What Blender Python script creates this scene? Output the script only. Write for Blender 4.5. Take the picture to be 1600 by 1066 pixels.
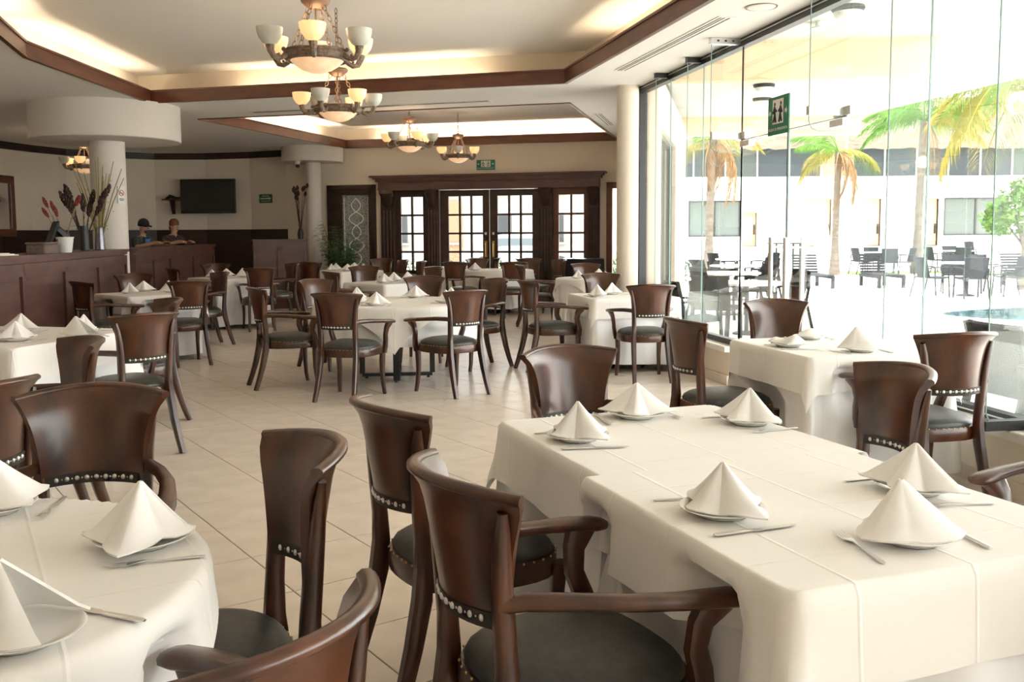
import bpy, math, random
import numpy as np
from math import sin, cos, pi, radians, atan2, hypot, sqrt
from mathutils import Vector, Matrix
from mathutils.geometry import tessellate_polygon
random.seed(7)
SC = bpy.context.scene
for o in list(bpy.data.objects): bpy.data.objects.remove(o)
COL = SC.collection

# ---------------------------------------------------------------- camera
YAW = radians(10.3); EYE = 1.42
def setup_camera():
    f = 1490.0; pitch = math.atan((495 - 362) / f); roll = -0.0059
    fw = Vector((sin(YAW) * cos(pitch), cos(YAW) * cos(pitch), -sin(pitch)))
    r0 = Vector((cos(YAW), -sin(YAW), 0)); u0 = r0.cross(fw)
    r = cos(roll) * r0 + sin(roll) * u0; u = -sin(roll) * r0 + cos(roll) * u0
    m = Matrix(((r.x, u.x, -fw.x, 0), (r.y, u.y, -fw.y, 0), (r.z, u.z, -fw.z, EYE), (0, 0, 0, 1)))
    c = bpy.data.cameras.new('camera'); c.sensor_width = 36; c.lens = f / 1600 * 36
    c.shift_y = -38 / 1600; c.clip_start = .05; c.clip_end = 400
    o = bpy.data.objects.new('camera', c); COL.objects.link(o); o.matrix_world = m; SC.camera = o
setup_camera()

# ---------------------------------------------------------------- world, sun, exposure
W = bpy.data.worlds.new('sky'); SC.world = W; W.use_nodes = True
bg = W.node_tree.nodes['Background']; bg.inputs[0].default_value = (1, .98, .95, 1); bg.inputs[1].default_value = 4.4
sd = bpy.data.lights.new('sun', 'SUN'); sd.energy = 5.0; sd.angle = radians(2); sd.color = (1, .95, .86)
so = bpy.data.objects.new('sun', sd); COL.objects.link(so); so.rotation_euler = (radians(24), radians(16), 0)
vs = SC.view_settings; vs.view_transform = 'Standard'; vs.look = 'None'; vs.gamma = 1; vs.use_curve_mapping = False; vs.exposure = 0.86
cy = SC.cycles; cy.use_denoising = True; cy.max_bounces = 10; cy.diffuse_bounces = 5; cy.glossy_bounces = 4
cy.transmission_bounces = 6; cy.transparent_max_bounces = 24; cy.sample_clamp_indirect = 6; cy.caustics_reflective = False; cy.caustics_refractive = False

# ---------------------------------------------------------------- materials
MATS = {}
def principled(name, col, rough=.5, metal=0, coat=0, spec=.5, emit=None, es=0, sub=0):
    m = bpy.data.materials.new(name); m.use_nodes = True; b = m.node_tree.nodes['Principled BSDF']
    b.inputs['Base Color'].default_value = (*col, 1); b.inputs['Roughness'].default_value = rough; b.inputs['Metallic'].default_value = metal
    b.inputs['Coat Weight'].default_value = coat; b.inputs['Coat Roughness'].default_value = .15; b.inputs['Specular IOR Level'].default_value = spec
    if emit: b.inputs['Emission Color'].default_value = (*emit, 1); b.inputs['Emission Strength'].default_value = es
    MATS[name] = m; return m
def noisy(name, c1, c2, scale=(4, 4, 4), rough=.5, detail=6, bump=0, bscale=None, lo=.3, hi=.7, rrange=None, **k):
    m = principled(name, c1, rough, **k); nt = m.node_tree; N = nt.nodes; L = nt.links; b = N['Principled BSDF']
    tc = N.new('ShaderNodeTexCoord'); mp = N.new('ShaderNodeMapping'); mp.inputs['Scale'].default_value = scale
    n = N.new('ShaderNodeTexNoise'); n.inputs['Scale'].default_value = 1; n.inputs['Detail'].default_value = detail
    cr = N.new('ShaderNodeValToRGB'); cr.color_ramp.elements[0].position = lo; cr.color_ramp.elements[1].position = hi
    cr.color_ramp.elements[0].color = (*c1, 1); cr.color_ramp.elements[1].color = (*c2, 1)
    L.new(tc.outputs['Object'], mp.inputs[0]); L.new(mp.outputs[0], n.inputs[0]); L.new(n.outputs[0], cr.inputs[0]); L.new(cr.outputs[0], b.inputs['Base Color'])
    if bump:
        n2 = N.new('ShaderNodeTexNoise'); n2.inputs['Scale'].default_value = bscale or 60; n2.inputs['Detail'].default_value = 3
        L.new(tc.outputs['Object'], n2.inputs[0])
        bp = N.new('ShaderNodeBump'); bp.inputs['Strength'].default_value = bump; bp.inputs['Distance'].default_value = .01
        L.new(n2.outputs[0], bp.inputs['Height']); L.new(bp.outputs[0], b.inputs['Normal'])
    return m
def glassmat(name, tint, refl=.06, rough=0):
    m = bpy.data.materials.new(name); m.use_nodes = True; nt = m.node_tree; N = nt.nodes; L = nt.links
    N.remove(N['Principled BSDF']); out = N['Material Output']
    t = N.new('ShaderNodeBsdfTransparent'); t.inputs[0].default_value = (*tint, 1)
    g = N.new('ShaderNodeBsdfGlossy'); g.inputs[0].default_value = (1, 1, 1, 1); g.inputs['Roughness'].default_value = rough
    fr = N.new('ShaderNodeFresnel'); fr.inputs[0].default_value = 1.45
    mul = N.new('ShaderNodeMath'); mul.operation = 'MULTIPLY'; mul.inputs[1].default_value = refl
    mx = N.new('ShaderNodeMixShader'); L.new(fr.outputs[0], mul.inputs[0]); L.new(mul.outputs[0], mx.inputs[0])
    L.new(t.outputs[0], mx.inputs[1]); L.new(g.outputs[0], mx.inputs[2]); L.new(mx.outputs[0], out.inputs[0]); MATS[name] = m; return m
noisy('wood', (.020, .0062, .0028), (.105, .032, .0115), (11, 11, 4), .30, detail=8, coat=.3, lo=.32, hi=.74)
noisy('wood_red', (.08, .024, .013), (.14, .045, .024), (3, 3, 14), .36)
noisy('wood_dark', (.018, .009, .007), (.045, .019, .013), (3, 3, 10), .5)
noisy('bar_wood', (.070, .030, .024), (.125, .058, .047), (3, 3, 9), .42)
noisy('vinyl', (.020, .021, .020), (.042, .044, .042), (30, 30, 30), .42, bump=.15, bscale=220)
noisy('strip', (.012, .010, .009), (.03, .022, .018), (30, 30, 30), .5)
noisy('cloth', (.85, .83, .795), (.89, .87, .835), (3, 3, 3), .85, bump=.08, bscale=14)
noisy('cloth_w', (.80, .80, .80), (.86, .86, .86), (3, 3, 3), .85, bump=.08, bscale=14)
noisy('napkin', (.86, .845, .82), (.90, .885, .86), (8, 8, 8), .9, bump=.05, bscale=60)
principled('china', (.86, .84, .80), .12, coat=.6)
principled('steel', (.72, .71, .70), .28, metal=.9)
principled('nail', (.80, .78, .74), .3, metal=.7)
principled('black_metal', (.018, .018, .02), .4)
noisy('tile', (.69, .60, .51), (.82, .73, .63), (5, 5, 5), .26, detail=9, lo=.25, hi=.72)
noisy('grout', (.26, .20, .15), (.34, .27, .2), (9, 9, 9), .8)
noisy('paint', (.745, .66, .545), (.78, .695, .58), (2, 2, 2), .8, bump=.04, bscale=90)
noisy('paint_w', (.80, .765, .71), (.83, .795, .74), (2, 2, 2), .75)
noisy('ceil', (.80, .775, .735), (.83, .805, .765), (1, 1, 1), .85)
noisy('peach', (.80, .56, .35), (.84, .60, .39), (1, 1, 1), .85)
noisy('canopy_paint', (.56, .54, .51), (.60, .58, .55), (.6, .6, .6), .9)
noisy('stucco_w', (.80, .77, .72), (.86, .83, .78), (.6, .6, .6), .9)
principled('frame_dark', (.035, .037, .04), .4, metal=.3)
noisy('sillstone', (.74, .70, .63), (.82, .78, .72), (6, 6, 6), .35)
glassmat('glass', (.975, .99, .985), .28)
glassmat('glass_fin', (.94, .97, .96), .3)
principled('glass_edge', (.24, .36, .33), .2)
glassmat('pane', (.95, .96, .96), .8)
noisy('etched', (.16, .17, .15), (.42, .42, .38), (38, 38, 38), .2, lo=.4, hi=.6, bump=.7, bscale=45)
principled('lead', (.88, .87, .82), .4)
principled('bronze', (.24, .15, .10), .5, metal=.5)
noisy('iron', (.10, .072, .05), (.26, .19, .135), (40, 40, 40), .6, bump=.7, bscale=70, metal=.2)
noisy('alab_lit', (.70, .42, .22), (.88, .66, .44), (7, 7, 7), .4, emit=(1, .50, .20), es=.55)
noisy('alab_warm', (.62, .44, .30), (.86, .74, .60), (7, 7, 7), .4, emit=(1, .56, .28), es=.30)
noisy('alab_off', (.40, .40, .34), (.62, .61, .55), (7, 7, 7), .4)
principled('cove', (1, .9, .7), .5, emit=(1, .86, .62), es=24)
principled('cove_strong', (1, .9, .7), .5, emit=(1, .88, .68), es=60)
principled('sign_green', (.008, .16, .085), .5); principled('sign_white', (.75, .74, .70), .5); principled('sign_red', (.45, .03, .03), .5); principled('sign_ink', (.03, .04, .035), .6)
principled('tv', (.008, .009, .009), .14); principled('plastic_k', (.014, .014, .016), .45); principled('mirror', (.8, .8, .8), .03, metal=1)
noisy('plaster_drum', (.66, .615, .56), (.70, .655, .60), (2, 2, 2), .85)
noisy('rattan', (.006, .007, .008), (.022, .024, .026), (60, 60, 60), .6, bump=.6, bscale=120, spec=.06)  # rattan set darker than its own colour, making up for overbright outdoor light
noisy('patio_grey', (.035, .040, .046), (.06, .067, .075), (30, 30, 30), .6, spec=.08)  # outdoor furniture darkened below its own colour to offset the strong outdoor light
noisy('ground', (.72, .70, .66), (.80, .78, .74), (.5, .5, .5), .9)
noisy('grass', (.10, .20, .04), (.22, .36, .10), (3, 3, 3), .9)
noisy('leaf', (.055, .15, .025), (.16, .30, .06), (3, 3, 3), .55, spec=.1)
noisy('leaf_y', (.15, .17, .035), (.30, .24, .06), (2, 2, 2), .6, spec=.1)
noisy('frond_dry', (.20, .125, .06), (.30, .19, .10), (3, 3, 3), .8, spec=.1)
noisy('leaf_d', (.03, .09, .02), (.10, .21, .05), (5, 5, 5), .5)
noisy('trunk', (.11, .095, .08), (.19, .165, .14), (3, 3, 9), .9, spec=.1)
noisy('thatch', (.10, .085, .065), (.18, .155, .125), (2, 2, 12), .95, spec=.1)
noisy('water', (.035, .12, .14), (.07, .17, .19), (2, 2, 2), .12, spec=.2)
noisy('pooltile', (.03, .075, .09), (.12, .16, .17), (7, 7, 7), .5, lo=.45, hi=.55, spec=.1)
principled('window_dark', (.08, .10, .115), .3, spec=.2); principled('window_grey', (.13, .155, .15), .3, spec=.2); principled('white_plastic', (.75, .76, .73), .4)
noisy('straw', (.20, .16, .05), (.34, .28, .10), (20, 20, 4), .8); noisy('stick', (.22, .17, .09), (.36, .28, .16), (20, 20, 4), .7)
noisy('dry_red', (.12, .012, .012), (.28, .035, .03), (30, 30, 30), .7); noisy('dry_dark', (.018, .008, .008), (.07, .028, .02), (20, 20, 20), .8)
principled('vase', (.16, .16, .18), .25, metal=.8); noisy('wicker', (.09, .065, .05), (.17, .13, .10), (50, 50, 50), .8)
principled('skin', (.42, .22, .14), .5); principled('skin2', (.50, .29, .19), .5); principled('shirt_k', (.010, .012, .015), .8); principled('jacket', (.035, .05, .05), .8)
principled('print_blue', (.05, .14, .5), .7); principled('print_yellow', (.65, .5, .05), .7); principled('hair_red', (.16, .045, .018), .6); principled('hair_k', (.012, .01, .009), .6)
noisy('blouse', (.012, .010, .012), (.22, .06, .05), (28, 28, 28), .8, lo=.55, hi=.62); principled('trousers', (.03, .035, .05), .8)
principled('paper', (.78, .74, .62), .8); principled('car_paint', (.16, .18, .20), .35, coat=.4); principled('brass', (.62, .42, .16), .3, metal=1)  # car paint set darker than its own silver to offset bright street light
noisy('leather_k', (.010, .010, .011), (.02, .02, .021), (20, 20, 20), .28)
principled('hedge_wall', (.17, .165, .155), .9); principled('orange_wall', (.20, .11, .065), .9); noisy('hedge_leaf', (.02, .05, .01), (.06, .11, .03), (3, 3, 3), .6); principled('street_glass', (.03, .035, .04), .3, spec=.2)  # street wall, glass and hedge darkened below their own colours, standing in for shade

# ---------------------------------------------------------------- mesh helpers
class MB:
    def __init__(s): s.v = []; s.f = []
    def add(s, v, f):
        o = len(s.v); s.v += [tuple(p) for p in v]; s.f += [tuple(i + o for i in q) for q in f]; return s
    def box(s, x0, x1, y0, y1, z0, z1, M=None):
        v = [(x, y, z) for z in (z0, z1) for y in (y0, y1) for x in (x0, x1)]
        if M is not None: v = [M @ Vector(p) for p in v]
        return s.add(v, [(0, 2, 3, 1), (4, 5, 7, 6), (0, 1, 5, 4), (1, 3, 7, 5), (3, 2, 6, 7), (2, 0, 4, 6)])
    def bbox(s, x0, x1, y0, y1, z0, z1, c=.006):
        # box with chamfered vertical and top edges
        r1 = [(x0 + c, y0), (x1 - c, y0), (x1, y0 + c), (x1, y1 - c), (x1 - c, y1), (x0 + c, y1), (x0, y1 - c), (x0, y0 + c)]
        cx, cyy = (x0 + x1) / 2, (y0 + y1) / 2
        r2 = [(cx + (x - cx) * (1 - 2 * c / (x1 - x0)), cyy + (y - cyy) * (1 - 2 * c / (y1 - y0))) for x, y in r1]
        v = [(x, y, z0) for x, y in r1] + [(x, y, z1 - c) for x, y in r1] + [(x, y, z1) for x, y in r2]
        f = [tuple(range(7, -1, -1)), tuple(range(16, 24))]
        for k in (0, 8):
            f += [(k + i, k + (i + 1) % 8, k + 8 + (i + 1) % 8, k + 8 + i) for i in range(8)]
        return s.add(v, f)
    def lathe(s, prof, n=24, c=(0, 0, 0), cap=True, a0=0, a1=2 * pi):
        full = abs(a1 - a0 - 2 * pi) < 1e-6; m = n if full else n + 1; v = []
        for r, z in prof:
            for i in range(m):
                a = a0 + (a1 - a0) * i / n; v.append((c[0] + r * cos(a), c[1] + r * sin(a), c[2] + z))
        f = []
        for k in range(len(prof) - 1):
            for i in range(n if full else n):
                j = (i + 1) % m
                f.append((k * m + i, k * m + j, (k + 1) * m + j, (k + 1) * m + i))
        if cap and full:
            if prof[0][0] > 1e-5: f.append(tuple(range(m - 1, -1, -1)))
            if prof[-1][0] > 1e-5: f.append(tuple((len(prof) - 1) * m + i for i in range(m)))
        return s.add(v, f)
    def sweep(s, pts, sizes, side=(1, 0, 0), n=8, p=3.0, cap=True):
        pts = [Vector(q) for q in pts]; rings = []
        for i, q in enumerate(pts):
            t = (pts[min(i + 1, len(pts) - 1)] - pts[max(i - 1, 0)]).normalized()
            sd_ = Vector(side[i] if isinstance(side[0], (tuple, list)) else side); sd_ = (sd_ - t * sd_.dot(t)).normalized(); up = t.cross(sd_)
            a, b = (sizes[i] if isinstance(sizes[0], (tuple, list)) else sizes)
            r = []
            for k in range(n):
                th = 2 * pi * (k + .5) / n; c_, s_ = cos(th), sin(th)
                r.append(q + sd_ * (a * math.copysign(abs(c_) ** (2 / p), c_)) + up * (b * math.copysign(abs(s_) ** (2 / p), s_)))
            rings.append(r)
        v = [x for r in rings for x in r]; f = []
        for k in range(len(rings) - 1):
            f += [(k * n + i, k * n + (i + 1) % n, (k + 1) * n + (i + 1) % n, (k + 1) * n + i) for i in range(n)]
        if cap: f += [tuple(range(n - 1, -1, -1)), tuple((len(rings) - 1) * n + i for i in range(n))]
        return s.add(v, f)
    def tube(s, pts, r, n=6):
        rr = r if isinstance(r, (list, tuple)) else [r] * len(pts)
        d = Vector(pts[-1]) - Vector(pts[0]); sd_ = (1, 0, 0) if abs(d.x) < .7 * d.length else (0, 1, 0)
        if d.length < 1e-6: sd_ = (.3, .2, .9)
        return s.sweep(pts, [(q, q) for q in rr], sd_, n, 2.0)
    def shell(s, fn, nu, nv, th):
        P = [[Vector(fn(i / nu, j / nv)) for i in range(nu + 1)] for j in range(nv + 1)]; A = []; B = []
        for j in range(nv + 1):
            for i in range(nu + 1):
                du = P[j][min(i + 1, nu)] - P[j][max(i - 1, 0)]; dv = P[min(j + 1, nv)][i] - P[max(j - 1, 0)][i]
                nn = du.cross(dv); nn = nn.normalized() if nn.length > 1e-9 else Vector((0, 0, 1))
                A.append(P[j][i] + nn * th / 2); B.append(P[j][i] - nn * th / 2)
        m = nu + 1; o = len(A); f = []
        for j in range(nv):
            for i in range(nu):
                a = j * m + i; f += [(a, a + 1, a + m + 1, a + m), (o + a, o + a + m, o + a + m + 1, o + a + 1)]
        for i in range(nu): f += [(i, o + i, o + i + 1, i + 1), (nv * m + i, nv * m + i + 1, o + nv * m + i + 1, o + nv * m + i)]
        for j in range(nv): f += [(j * m, (j + 1) * m, o + (j + 1) * m, o + j * m), (j * m + nu, o + j * m + nu, o + (j + 1) * m + nu, (j + 1) * m + nu)]
        return s.add(A + B, f)
    def prism(s, poly, z0, z1):
        n = len(poly); v = [(x, y, z0) for x, y in poly] + [(x, y, z1) for x, y in poly]
        return s.add(v, [tuple(range(n - 1, -1, -1)), tuple(range(n, 2 * n))] + [(i, (i + 1) % n, n + (i + 1) % n, n + i) for i in range(n)])
    def ball(s, c, r, n=8, m=6, sc=(1, 1, 1)):
        v = []; f = []
        for j in range(m + 1):
            ph = pi * j / m
            for i in range(n): v.append((c[0] + r * sc[0] * sin(ph) * cos(2 * pi * i / n), c[1] + r * sc[1] * sin(ph) * sin(2 * pi * i / n), c[2] - r * sc[2] * cos(ph)))
        for j in range(m): f += [(j * n + i, j * n + (i + 1) % n, (j + 1) * n + (i + 1) % n, (j + 1) * n + i) for i in range(n)]
        return s.add(v, f)
    def xf(s, M):
        s.v = [tuple(M @ Vector(p)) for p in s.v]; return s
    def mesh(s, name, mat, smooth=40):
        me = bpy.data.meshes.new(name); me.from_pydata(s.v, [], s.f); me.validate()
        me.materials.append(MATS[mat])
        if smooth:
            me.shade_smooth(); me.set_sharp_from_angle(angle=radians(smooth))
        return me
def link(name, data, parent=None, loc=None, rz=0):
    o = bpy.data.objects.new(name, data); COL.objects.link(o)
    if parent: o.parent = parent
    if loc is not None: o.location = loc
    if rz: o.rotation_euler = (0, 0, rz)
    return o
def part(name, mb, mat, parent=None, smooth=40, loc=None, rz=0, label=None):
    o = link(name, mb.mesh(name, mat, smooth), parent, loc, rz)
    if label: o['label'] = label
    return o
def tag(o, label, cat, group=None):
    o['label'] = label; o['category'] = cat
    if group: o['group'] = group
    return o
def struct(o): o['kind'] = 'structure'; return o
def thing(name, label, cat, loc=(0, 0, 0), rz=0, group=None): return tag(link(name, None, None, loc, rz), label, cat, group)
def copy_tree(o, parent=None):
    c = o.copy(); COL.objects.link(c); c.parent = parent
    for ch in o.children: copy_tree(ch, c)
    return c
def rotz(a): return Matrix.Rotation(a, 4, 'Z')
def tr(x, y, z): return Matrix.Translation((x, y, z))
def poly_offset(P, d):   # outward for counter-clockwise polygons
    n = len(P); out = []
    for i in range(n):
        p0, p1, p2 = Vector(P[i - 1]), Vector(P[i]), Vector(P[(i + 1) % n])
        e1 = (p1 - p0).normalized(); e2 = (p2 - p1).normalized(); n1 = Vector((e1.y, -e1.x)); n2 = Vector((e2.y, -e2.x))
        b = (n1 + n2); b = b / max(b.dot(n1), .2); out.append(tuple(p1 + b * d))
    return out
def planar(polys, z, flip=False):
    loops = [[Vector((x, y, z)) for x, y in P] for P in polys]; tris = tessellate_polygon(loops); mb = MB()
    v = [q for L_ in loops for q in L_]; mb.add(v, [tuple(t if not flip else t[::-1]) for t in tris]); return mb

# ---------------------------------------------------------------- room layout numbers
ZC = 3.12                                   # soffit height
BX, BY = .147, 19.853                       # origin of the entrance wall
BD = Vector((.906, -.4233, 0)); BN = Vector((.4233, .906, 0))
def wp(s, t=0, z=0): return Vector((BX, BY, 0)) + BD * s + BN * t + Vector((0, 0, z))
MW = Matrix(((BD.x, BN.x, 0, BX), (BD.y, BN.y, 0, BY), (0, 0, 1, 0), (0, 0, 0, 1)))   # wall frame: x along, y outward
GX = 3.6                                    # glazing plane
CORN = (GX, 11.1)                           # end of the glazing by the slim column
CR = wp(6.65)                               # corner of entrance wall and outer wall
TVC = [(-1.02, 20.40), (-1.79, 21.01), (-2.75, 21.44), (-3.81, 21.56), (-4.63, 21.2), (-5.35, 20.62), (-5.78, 19.81), (-6.08, 18.93), (-6.35, 17.2), (-6.4, 14)]
ROOM = [(GX + .05, -3.2), (GX + .05, 11.1), (CR.x, CR.y)] + [tuple(wp(-1.28)[:2])] + TVC[1:] + [(-6.4, -3.2)]

# ---------------------------------------------------------------- floor
def inside(p, P):
    r = False; n = len(P)
    for i in range(n):
        (x1, y1), (x2, y2) = P[i - 1], P[i]
        if (y1 > p[1]) != (y2 > p[1]) and p[0] < (x2 - x1) * (p[1] - y1) / (y2 - y1) + x1: r = not r
    return r
fl = struct(part('floor', planar([ROOM], -.004), 'grout', smooth=0))
TA = radians(24.6); TS = .489
ea = Vector((cos(TA), sin(TA))); eb = Vector((-sin(TA), cos(TA)))
tm = MB(); g = .003; h = TS / 2 - g
tm.add([(-h, -h, -.004), (h, -h, -.004), (h, h, -.004), (-h, h, -.004), (-h, -h, -.001), (h, -h, -.001), (h, h, -.001), (-h, h, -.001),
        (-h + .002, -h + .002, 0), (h - .002, -h + .002, 0), (h - .002, h - .002, 0), (-h + .002, h - .002, 0)],
       [(0, 1, 5, 4), (1, 2, 6, 5), (2, 3, 7, 6), (3, 0, 4, 7), (4, 5, 9, 8), (5, 6, 10, 9), (6, 7, 11, 10), (7, 4, 8, 11), (8, 9, 10, 11)])
tile_me = [tm.mesh('floor_tile', 'tile', 0)]
cand = []
for i in range(-30, 60):
    for j in range(-30, 60):
        c = ea * (1.39 + (i + .5) * TS) + eb * (4.01 + (j + .5) * TS)
        if inside((c.x, c.y), poly_offset(ROOM, .1) if False else ROOM):
            xc = c.x * cos(YAW) - c.y * sin(YAW); d = c.x * sin(YAW) + c.y * cos(YAW)
            vis = d > 1.6 and abs(xc) < .56 * d + .4
            cand.append((0 if vis else 1, d if d > 0 else 99, c))
cand.sort(key=lambda q: (q[0], q[1]))
rest = MB()
for k, (_, _, c) in enumerate(cand):
    if k < 290:
        o = link('floor_tile', tile_me[0], fl, (c.x, c.y, 0)); o.rotation_euler = (0, 0, TA)
    else:
        M = tr(c.x, c.y, 0) @ rotz(TA); rest.add([M @ Vector(p) for p in tm.v[8:]], [(0, 1, 2, 3)])
ro = part('floor_tile_field', rest, 'tile', fl, 0); ro['kind'] = 'stuff'

# ---------------------------------------------------------------- ceiling with two coffered trays
TR1 = [(-2.35, 13.22), (-2.90, 10.02), (-2.50, 5.9), (-1.6, 1.0), (1.4, -.6), (2.93, 1.2), (2.60, 10.84)]
TR2 = [(.20, 19.70), (-1.98, 15.02), (3.05, 12.52), (5.20, 17.42)]
roof_poly = [(GX + .2, -3.4), (GX + .2, 11.1), (CR.x + .3, CR.y), tuple(wp(-1.3, .3)[:2])] + [(x * 1.03, y * 1.01) for x, y in TVC[1:]] + [(-6.6, -3.4)]
ce = struct(part('ceiling', planar([roof_poly, TR1, TR2], ZC), 'ceil', smooth=0))
def tray(P, k, skip=(), lights=()):
    setb = .30; zb = ZC + .15; zt = 3.52
    O = poly_offset(P, setb); I = poly_offset(P, .035); n = len(P)
    part('tray_ceiling', planar([O], zt), 'ceil', ce, 0)
    ledge = MB(); wallm = MB()
    for i in range(n):
        a, b = I[i], I[(i + 1) % n]; c, d = O[(i + 1) % n], O[i]
        ledge.add([(*a, ZC + .02), (*b, ZC + .02), (*c, ZC + .02), (*d, ZC + .02)], [(0, 1, 2, 3)])
        wallm.add([(*d, ZC + .02), (*c, ZC + .02), (*c, zt), (*d, zt)], [(0, 1, 2, 3)])
    part('cove_ledge', ledge, 'paint', ce, 0); part('cove_wall', wallm, 'paint', ce, 0)
    t = struct(link('trim_%d' % k, None))
    for i in range(n):
        a, b = Vector(P[i]), Vector(P[(i + 1) % n]); e = (b - a).normalized(); nn = Vector((e.y, -e.x)); L_ = (b - a).length
        M = Matrix(((e.x, nn.x, 0, a.x), (e.y, nn.y, 0, a.y), (0, 0, 1, 0), (0, 0, 0, 1)))
        ext = .02
        m = MB(); m.box(-ext, L_ + ext, 0, .035, ZC - .012, zb - .02, M); m.box(-ext, L_ + ext, -.014, .042, zb - .02, zb + .004, M); m.box(-ext, L_ + ext, -.010, .004, ZC - .012, ZC + .014, M)
        part('edge_board', m, 'wood_red', t, 0)
    for (i, f0, f1, st) in lights:
        a, b = Vector(P[i]), Vector(P[(i + 1) % n]); e = (b - a).normalized(); nn = Vector((e.y, -e.x)); L_ = (b - a).length
        cnt = max(1, int((f1 - f0) * L_ / 1.25))
        for q in range(cnt):
            s0 = L_ * (f0 + (f1 - f0) * (q + .04) / cnt); s1 = L_ * (f0 + (f1 - f0) * (q + .96) / cnt)
            mid = a + e * (s0 + s1) / 2 + nn * .15
            o = thing('cove_lamp', 'warm tube lamp on the cove ledge of ' + ('the large ceiling tray' if k == 1 else 'the entrance ceiling tray'), 'lamp', (mid.x, mid.y, ZC + .02), atan2(e.y, e.x), 'cove lamps of ' + ('the large tray' if k == 1 else 'the entrance tray'))
            hl = (s1 - s0) / 2
            m = MB(); m.sweep([(-hl, 0, .03), (hl, 0, .03)], (.012, .012), (0, 1, 0), 8, 2); part('tube', m, 'cove' if k == 1 else 'cove_strong', o)
            m = MB(); m.box(-hl, hl, -.02, .02, 0, .016); part('batten', m, 'paint_w', o, 0)
tray(TR1, 1, lights=[(0, .05, .95, 1), (1, .0, .9, 1), (2, 0, 1, 1), (4, 0, 1, 1), (5, .05, .5, 1), (5, .62, .9, 1), (6, .18, .80, 1)])
tray(TR2, 2, lights=[(0, .1, .95, 1), (1, .05, .95, 1), (3, .04, .9, 1)])
roofm = MB(); roofm.prism(roof_poly, 3.7, 3.9); struct(part('ceiling_slab', roofm, 'stucco_w', ce, 0)); del bpy.data.objects['ceiling_slab']['kind']

# ---------------------------------------------------------------- walls
def wallseg(mb, p, q, z0, z1, th=.15, flip=1):
    p, q = Vector(p), Vector(q); e = (q - p).normalized(); nn = Vector((e.y, -e.x)) * flip; r = p + nn * th; s = q + nn * th
    mb.add([(*p, z0), (*q, z0), (*s, z0), (*r, z0), (*p, z1), (*q, z1), (*s, z1), (*r, z1)], [(0, 1, 5, 4), (1, 2, 6, 5), (2, 3, 7, 6), (3, 0, 4, 7), (0, 3, 2, 1), (4, 5, 6, 7)])
TH = .22
m = MB()
for s0, s1, z0, z1 in ((-1.28, -.32, -.02, ZC + .04), (-.32, .65, 2.34, ZC + .04), (-.32, .65, -.02, .3), (.65, .84, -.02, ZC + .04), (.84, 5.23, 2.30, ZC + .04), (5.23, 5.39, -.02, ZC + .04),
                       (5.39, 6.32, 2.34, ZC + .04), (5.39, 6.32, -.02, .45), (6.32, 6.65, -.02, ZC + .04)):
    m.box(s0, s1, 0, TH, z0, z1, MW)
struct(part('wall_back', m, 'paint', smooth=0))
m = MB(); pts = [tuple(wp(-1.28)[:2])] + TVC[1:]
for i in range(len(pts) - 1): wallseg(m, pts[i], pts[i + 1], -.02, ZC + .03)
struct(part('wall_bar', m, 'paint', smooth=30))
m = MB()
for i in range(len(pts) - 1): wallseg(m, pts[i], pts[i + 1], 0, 1.44, .03, -1); wallseg(m, pts[i], pts[i + 1], 1.44, 1.50, .045, -1)
t = struct(part('trim_3', m, 'wood_dark', smooth=30))
m = MB()
for i in range(len(pts) - 1): wallseg(m, pts[i], pts[i + 1], ZC - .13, ZC - .02, .05, -1); wallseg(m, pts[i], pts[i + 1], ZC - .04, ZC, .075, -1)
struct(part('trim_4', m, 'wood_dark', smooth=30))
m = MB(); wallseg(m, (-6.4, 14), (-6.4, -3.2), -.02, ZC + .03); struct(part('wall_left', m, 'paint', smooth=0))
m = MB(); wallseg(m, (-6.4, -3.2), (GX + .1, -3.2), -.02, ZC + .03); struct(part('wall_front', m, 'paint', smooth=0))
# low wall under the glazing, with a stone sill
m = MB(); m.box(GX - .10, GX + .12, -3.2, 6.36, -.02, .31); m.box(GX - .10, GX + .12, 8.16, 11.12, -.02, .31)
struct(part('wall_right', m, 'paint', smooth=0))
m = MB(); m.bbox(GX - .15, GX + .14, -3.2, 6.36, .31, .36); m.bbox(GX - .15, GX + .14, 8.16, 11.12, .31, .36); struct(part('trim_5', m, 'sillstone', smooth=0))
m = MB(); m.box(GX - .12, GX - .10, -3.2, 6.36, 0, .09); m.box(GX - .12, GX - .10, 8.16, 11.1, 0, .09); struct(part('baseboard_right', m, 'tile', smooth=0))
# angled outer wall beyond the slim column, with one window
OD = Vector((CR.x - GX, CR.y - 11.1, 0)); OL = OD.length; OD.normalize(); ON = Vector((OD.y, -OD.x, 0))
MO = Matrix(((OD.x, ON.x, 0, GX), (OD.y, ON.y, 0, 11.1), (0, 0, 1, 0), (0, 0, 0, 1)))
m = MB()
for s0, s1, z0, z1 in ((0, .55, -.02, ZC + .2), (.55, 3.6, 2.72, ZC + .2), (.55, 3.6, -.02, .55), (3.6, OL + .1, -.02, ZC + .2)): m.box(s0, s1, 0, .2, z0, z1, MO)
struct(part('wall_outer', m, 'paint', smooth=0))
w = struct(link('window_4', None)); m = MB()
for s0, s1, z0, z1 in ((.55, 3.6, .55, .61), (.55, 3.6, 2.66, 2.72), (.55, .61, .55, 2.72), (3.5, 3.6, .55, 2.72), (2.0, 2.05, .55, 2.72)): m.box(s0, s1, .06, .14, z0, z1, MO)
part('frame', m, 'frame_dark', w, 0)
for s0, s1 in ((.61, 2.0), (2.05, 3.5)): m = MB(); m.box(s0, s1, .095, .105, .61, 2.66, MO); part('pane', m, 'glass', w, 0)

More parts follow.
